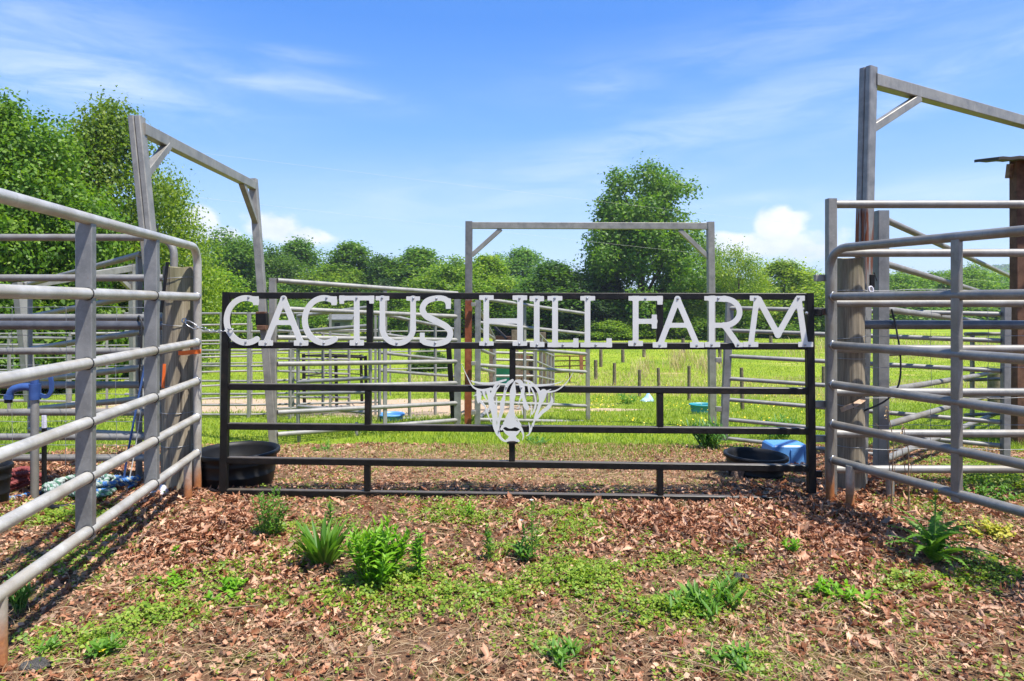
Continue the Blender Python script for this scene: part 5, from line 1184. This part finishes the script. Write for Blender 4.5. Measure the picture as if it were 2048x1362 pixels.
TL = [('round', 'dense tree behind the far post of the left bow frame, left side', 452, 60, 458, 125, (.95, 1.0, .9)), ('round_b', 'bright bushy tree low beside the black gate left corner', 432, 46, 545, 150, (1.5, 1.4, .9)), ('round', 'dull dark tree between the bow frame post and letter A', 540, 66, 492, 110, (.7, .75, .9)),
 ('round_b', 'rounded tree above the letters A and C', 598, 72, 485, 120, (.85, .95, .85)), ('tall', 'pair crowned tree above the first letter T', 700, 70, 486, 105, (.95, 1.0, .85)), ('round', 'pale lime tree in front of the pair crowned tree', 665, 68, 530, 120, LM), ('round_b', 'shaded tree above letter U', 762, 68, 516, 90, DK),
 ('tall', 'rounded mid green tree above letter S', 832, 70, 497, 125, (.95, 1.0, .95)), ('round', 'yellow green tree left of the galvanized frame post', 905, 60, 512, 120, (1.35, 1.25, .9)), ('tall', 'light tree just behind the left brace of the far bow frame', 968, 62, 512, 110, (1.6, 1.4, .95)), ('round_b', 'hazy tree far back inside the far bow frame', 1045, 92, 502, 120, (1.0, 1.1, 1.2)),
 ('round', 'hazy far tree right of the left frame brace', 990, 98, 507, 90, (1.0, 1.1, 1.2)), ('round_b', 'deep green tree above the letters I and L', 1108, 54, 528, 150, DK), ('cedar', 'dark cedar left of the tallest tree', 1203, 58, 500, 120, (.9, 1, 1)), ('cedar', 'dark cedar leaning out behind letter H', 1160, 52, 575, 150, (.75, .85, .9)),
 ('cedar', 'dull dark pine behind the frame post left of letter A', 500, 70, 500, 90, (1.5, 1.3, 1.2)), ('cedar', 'small dark pine between the letters T and U', 770, 60, 560, 90, (1.2, 1.2, 1.1)), ('loose', 'thin pale tree right of the right frame post', 1478, 50, 497, 125, YG), ('round', 'yellow green tree behind the right frame post', 1425, 56, 545, 140, (1.45, 1.3, .9)),
 ('loose', 'wispy tree tips behind the right frame brace', 1405, 60, 468, 120, (1.2, 1.1, .9)), ('round_b', 'yellowish tree above letter M', 1568, 56, 525, 140, YG), ('loose', 'airy light green tree left of the right pipe panel', 1625, 60, 540, 120, (1.6, 1.4, 1)), ('round', 'low bright tree beside the right wooden post', 1655, 62, 560, 110, (1.5, 1.35, .9)),
 ('round', 'green tree seen under the second rail of the right panel', 1800, 82, 536, 130, (1.25, 1.25, .9)), ('round_b', 'lower tree right of it between the sloping rails', 1868, 90, 548, 120, (.9, 1.0, .8)), ('round', 'bright domed tree just left of the shed post', 1938, 84, 527, 130, (1.35, 1.3, .95)), ('round', 'tree partly hidden by the shed post', 2030, 92, 556, 120, (1.0, 1.1, .9)),
 ('tall', 'tree behind the rust streaked frame post', 1735, 88, 545, 110, (1.0, 1.1, .9)), ('round_b', 'bright low tree beside the small house', 785, 56, 585, 95, (1.2, 1.2, .8)), ('round', 'bushy tree to the left of the small house', 590, 52, 600, 80, (1.05, 1.1, .8)), ('round', 'dim tree behind letter S', 880, 66, 545, 120, DK), ('round_b', 'dim tree behind letter H', 1010, 64, 560, 130, (.75, .85, .85)),
 ('tall', 'light tree low behind the frame post at letter H', 945, 55, 560, 100, (1.4, 1.3, .9)), ('round', 'shade tree behind the gate left of the letter C', 380, 58, 560, 170, (1.1, 1.1, .8)), ('round_b', 'green tree far back between the near left panel posts', 240, 44, 560, 180, (1.0, 1.05, .8)), ('round_b', 'mid green tree filling the gap left of the big cedar', 1075, 60, 560, 130, (.8, .9, .85))]
for key, lb_, u, Y, vt, w_, tint in TL: tree(key, lb_, u, Y, vt, w_ * (1.12 if u > 1750 or key in ('loose', 'cedar') else 1.55), tint, GB)
proto('big', 21, 14, 1.6, [(0, .75), (.12, .97), (.3, 1), (.48, .80), (.6, .68), (.78, .68), (.9, .66), (1, .45)], 5.6, 130, 7600, 6, .26, tr=.34, lim=26, sub=(.13, .27))
tree('big', 'tallest oak standing alone above the pasture, framed by the far bow frame', 1283, 55, 340, 292, (.92, .98, .88), rot=1.2)
SHB = [(1215, 50, 643, 110, (1.3, 1.2, .9), 'pale green shrub at the foot of the dark cedar'), (1258, 52, 640, 80, (1.4, 1.3, .9), 'light shrub below the tallest oak, left of letter F'), (1345, 52, 640, 120, (1.2, 1.1, .8), 'weedy shrub under the right side of the tallest oak'), (1440, 50, 625, 120, (1.0, 1.0, .8), 'shaded shrub at the foot of the right frame post'), (1540, 54, 632, 140, (.95, 1.0, .8), 'dark thicket behind letter M'), (1630, 56, 620, 120, (1.2, 1.2, .8), 'bright thicket left of the right wooden post'),
       (855, 24, 699, 78, (.55, .65, .7), 'dark low bush in the field behind letter S'), (1800, 78, 602, 180, (1.0, 1.05, .8), 'hedge clump between the right panel rails'), (1950, 78, 605, 180, (1.1, 1.1, .8), 'hedge clump left of the shed'), (480, 54, 625, 140, (1.1, 1.1, .8), 'undergrowth behind the letter C'), (575, 56, 640, 100, (1.0, 1.05, .8), 'undergrowth behind the letters A and C'), (790, 57, 625, 130, (.8, .9, .8), 'undergrowth behind the letters U and S'), (940, 57, 630, 140, (.8, .9, .8), 'undergrowth behind the rust-red post'), (1090, 56, 625, 150, (.7, .8, .8), 'undergrowth behind the word HILL'), (300, 50, 620, 200, (1.0, 1.0, .8), 'undergrowth behind the left wooden post'), (130, 45, 615, 260, (1.0, 1.0, .8), 'undergrowth seen through the left panel')]
for u, Y, vt, w_, tint, lb_ in SHB: tree('bush', lb_, u, Y, vt, w_, tint, name='bush')
# wood behind the field that reads as one mass, and the far hill with its cover
def woodland(name, label, n, leaf, fx, mat='tree_leaves', tint=(1, 1, 1)):
    r_ = np.random.default_rng(77); pos, dn = fx(r_, n); nrm = np.array([0, -.2, .6]) + r_.normal(0, .6, pos.shape); nrm /= np.linalg.norm(nrm, axis=1)[:, None]
    tx = np.cross(nrm, r_.normal(0, 1, pos.shape)); tx /= np.linalg.norm(tx, axis=1)[:, None]; rot = np.stack([tx, np.cross(nrm, tx), nrm], -1)
    V, Q = scatter(np.array([(-.36, 0, .1), (0, -.55, 0), (.36, 0, .1), (0, .55, 0)]), np.array([(0, 1, 2, 3)]), pos, rot, r_.uniform(.6, 1.3, n) * leaf)
    o = link_mesh(name, arrays_mesh(name, V, Q, mat)); o.color = (*tint, 1); tag(o, label, None, None, 'stuff')
def belt(r_, n):
    K = 260; cx = r_.uniform(-95, 125, K); cy = r_.uniform(95, 135, K); hh = r_.uniform(5, 8.2, K); rr_ = r_.uniform(3, 5.5, K); i = r_.integers(0, K, n); d = r_.normal(0, 1, (n, 3)); d /= np.linalg.norm(d, axis=1)[:, None]
    z = np.abs(d[:, 2]) * hh[i] - 1.8; return np.stack([cx[i] + d[:, 0] * rr_[i], cy[i] + d[:, 1] * rr_[i], z], -1), d
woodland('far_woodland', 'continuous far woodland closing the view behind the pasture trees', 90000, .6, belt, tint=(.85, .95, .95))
hx_, hy_ = np.meshgrid(np.linspace(-1, 1, 60), np.linspace(-1, 1, 24))
def hillz(a, b_): return 44 * np.clip(np.cos(a * 1.5708) * np.cos(b_ * 1.5708), 0, 1) * (1 + .12 * np.sin(5 * a + 1) + .06 * np.sin(13 * a)) - 3
HC = (650., 760., 330., 160.)
idx = np.arange(60 * 24).reshape(24, 60); Q = np.stack([idx[:-1, :-1], idx[:-1, 1:], idx[1:, 1:], idx[1:, :-1]], -1).reshape(-1, 4)
simple('hill_green', (.03, .06, .02), (.06, .10, .03), .95, 0, .05, .1)
hl = link_mesh('hill', arrays_mesh('hill', np.stack([HC[0] + hx_ * HC[2], HC[1] + hy_ * HC[3], hillz(hx_, hy_)], -1).reshape(-1, 3), Q, 'hill_green', True)); hl['kind'] = 'structure'
def hillwood(r_, n):
    K = 1500; a, b_ = r_.uniform(-1, 1, K), r_.uniform(-1, .3, K); i = r_.integers(0, K, n); d = r_.normal(0, 1, (n, 3)); d /= np.linalg.norm(d, axis=1)[:, None]
    return np.stack([HC[0] + a[i] * HC[2] + d[:, 0] * 6, HC[1] + b_[i] * HC[3] + d[:, 1] * 6, hillz(a, b_)[i] + 3 + d[:, 2] * 6], -1), d
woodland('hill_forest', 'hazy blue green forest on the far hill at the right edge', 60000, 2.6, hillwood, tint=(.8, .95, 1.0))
SKY_STR, SKY_SAT, SKY_VAL, EXPO = .145, 1.25, .88, 1.1
SKY_TINT, SKY_MIX, HAZE = (.93, .97, 1.0), .78, .0005
CLOUD_HI, CLOUD_SH, CLOUD_TOP = (3.1, 3.5, 4.1), (2.8, 3.1, 3.7), (3.9, 3.95, 4.2)
# ================================================================ light, sky, camera
SUN = Vector((.56, -.42, 1.50)).normalized()
ELEV, AZ = math.asin(SUN.z), math.atan2(SUN.x, SUN.y)
sl = bpy.data.lights.new('sun', 'SUN'); sl.energy = 4.2; sl.angle = R(1.0); sl.color = (1, .96, .90)
so_ = bpy.data.objects.new('sun', sl); COL.objects.link(so_); so_.rotation_euler = SUN.to_track_quat('Z', 'Y').to_euler(); so_.location = SUN * 30
w = bpy.data.worlds.new('World'); SC.world = w; w.use_nodes = True; nt = w.node_tree; nt.nodes.clear()
sky = nt.nodes.new('ShaderNodeTexSky'); sky.sky_type = 'NISHITA'; sky.sun_disc = False; sky.sun_elevation = ELEV; sky.sun_rotation = AZ
sky.air_density = 1.0; sky.dust_density = .4; sky.ozone_density = 2.2; sky.altitude = 200
dirv = nt.nodes.new('ShaderNodeTexCoord').outputs['Generated']
sp = nd(nt, 'ShaderNodeSeparateXYZ', {0: dirv}); 
az = math_(nt, 'ARCTAN2', sp.outputs['X'], sp.outputs['Y']); el = math_(nt, 'ARCSINE', sp.outputs['Z'])
def AE(u, v): return math.atan2(u - U0, F), math.atan2(V0 - v, math.hypot(F, u - U0))
cvec = nd(nt, 'ShaderNodeCombineXYZ', {0: az, 1: el, 2: 0.0}).outputs[0]
def blob(u, v, ru, rv, rot=0.0, soft=1.0):
    a, e = AE(u, v); da = math_(nt, 'SUBTRACT', az, a); de = math_(nt, 'SUBTRACT', el, e); c, s_ = math.cos(rot), math.sin(rot)
    x = math_(nt, 'MULTIPLY', math_(nt, 'ADD', math_(nt, 'MULTIPLY', da, c), math_(nt, 'MULTIPLY', de, s_)), F / ru)
    y = math_(nt, 'MULTIPLY', math_(nt, 'SUBTRACT', math_(nt, 'MULTIPLY', de, c), math_(nt, 'MULTIPLY', da, s_)), F / rv)
    d2 = math_(nt, 'ADD', math_(nt, 'MULTIPLY', x, x), math_(nt, 'MULTIPLY', y, y))
    return math_(nt, 'POWER', 2.71828, math_(nt, 'MULTIPLY', d2, -1.0))
def vmax(*a):
    r_ = a[0]
    for q in a[1:]: r_ = math_(nt, 'MAXIMUM', r_, q)
    return r_
wisp = noise(nt, mapping(nt, cvec, (5, 26, 1), (0, 0, .22)), 1.0, 7, .62, .7)
wisp2 = noise(nt, mapping(nt, cvec, (3, 12, 1), (0, 0, -.1)), 1.6, 6, .6, .5)
cir = vmax(math_(nt, 'MULTIPLY', blob(170, 165, 200, 55, -.05), .95), math_(nt, 'MULTIPLY', blob(80, 90, 300, 95, -.1), .55), math_(nt, 'MULTIPLY', blob(560, 165, 190, 26, -.10), .8), math_(nt, 'MULTIPLY', blob(600, 110, 90, 14), .4),
           math_(nt, 'MULTIPLY', blob(1210, 165, 75, 42, .1), .42), math_(nt, 'MULTIPLY', blob(1280, 300, 640, 55, .24), .55), math_(nt, 'MULTIPLY', blob(1950, 140, 260, 40, .30), .55), math_(nt, 'MULTIPLY', blob(1900, 385, 260, 30, .05), .6), math_(nt, 'MULTIPLY', blob(1480, 402, 180, 14, .04), .5),
           math_(nt, 'MULTIPLY', blob(1000, 380, 500, 60, .1), .45), math_(nt, 'MULTIPLY', blob(1650, 60, 500, 60, .12), .3))
cirk = math_(nt, 'MULTIPLY', cir, math_(nt, 'MULTIPLY_ADD', smooth(nt, wisp, .30, .72), .75, math_(nt, 'MULTIPLY', smooth(nt, wisp2, .3, .75), .3)), clamp=True)
puff = noise(nt, mapping(nt, cvec, (22, 30, 1)), 1.0, 7, .58, .25)
def cumulus(parts, th=.5):
    s_ = vmax(*[math_(nt, 'MULTIPLY', blob(*p), k) for *p, k in parts])
    return smooth(nt, math_(nt, 'ADD', s_, math_(nt, 'MULTIPLY', math_(nt, 'SUBTRACT', puff, .5), 1.05)), th - .05, th + .32)
cum = vmax(cumulus([(405, 440, 42, 42, 0, 1.0), (430, 475, 75, 30, 0, 1.0), (545, 455, 70, 40, 0, 1.0), (600, 475, 110, 30, 0, .85)]),
           cumulus([(1558, 455, 62, 48, 0, 1.05), (1505, 490, 105, 38, 0, .95), (1610, 490, 130, 45, 0, .85), (1450, 480, 60, 30, 0, .8)]))
cum = math_(nt, 'MULTIPLY', cum, .92)
hsv = nd(nt, 'ShaderNodeHueSaturation', {'Hue': .508, 'Saturation': SKY_SAT, 'Value': SKY_VAL, 'Color': sky.outputs[0]}).outputs[0]
hsv = mixc(nt, 1.0, hsv, SKY_TINT, 'MULTIPLY')
# clear spring sky: deep blue overhead, paler towards the horizon
grad = ramp(nt, math_(nt, 'MULTIPLY', el, 1 / 1.5708), [(0.0, tuple(x / 5 for x in (2.2, 2.9, 3.9))), (.09, tuple(x / 5 for x in (1.35, 2.2, 3.75))), (.16, tuple(x / 5 for x in (.66, 1.6, 3.45))), (.26, tuple(x / 5 for x in (.26, 1.02, 3.1))), (.7, tuple(x / 5 for x in (.5, 1.1, 2.4)))])
grad = mixc(nt, 1.0, grad, (5, 5, 5), 'MULTIPLY')
c = mixc(nt, SKY_MIX, hsv, grad)
c = mixc(nt, math_(nt, 'MULTIPLY', cirk, .85), c, CLOUD_HI)
shade = ramp(nt, noise(nt, mapping(nt, cvec, (16, 22, 1), (0, 0, 0), (.3, .1, 0)), 1.0, 5, .55), [(.3, CLOUD_SH), (.6, CLOUD_TOP)])
c = mixc(nt, cum, c, shade)
bgn = nd(nt, 'ShaderNodeBackground', {'Color': c, 'Strength': SKY_STR}); wo = nt.nodes.new('ShaderNodeOutputWorld'); nt.links.new(bgn.outputs[0], wo.inputs['Surface'])
cam = bpy.data.cameras.new('camera'); cam.sensor_width = 36; cam.lens = F / 2048 * 36; cam.shift_y = -(681 - V0) / 2048; cam.clip_start = .05; cam.clip_end = 6000
co = bpy.data.objects.new('camera', cam); COL.objects.link(co); co.location = (0, 0, H); co.rotation_euler = (R(90), 0, 0); SC.camera = co
vs = SC.view_settings; vs.view_transform = 'Standard'; vs.look = 'None'; vs.exposure = EXPO; vs.gamma = 1
SC.render.engine = 'CYCLES'; cy = SC.cycles; cy.max_bounces = 8; cy.transparent_max_bounces = 4; cy.use_denoising = True; cy.caustics_reflective = False; cy.caustics_refractive = False

if HAZE:
    hm, nt, out = new_mat('haze_air'); pv = nd(nt, 'ShaderNodeVolumePrincipled', {'Color': (.80, .88, 1.0), 'Density': HAZE, 'Anisotropy': .2}); nt.links.new(pv.outputs[0], out.inputs['Volume'])
    hz = MB().box((0, 0, 30.5), (2900, 2900, 67.6)).build('haze', hm); tag(hz, 'faint blue air over the whole pasture', None, None, 'stuff')
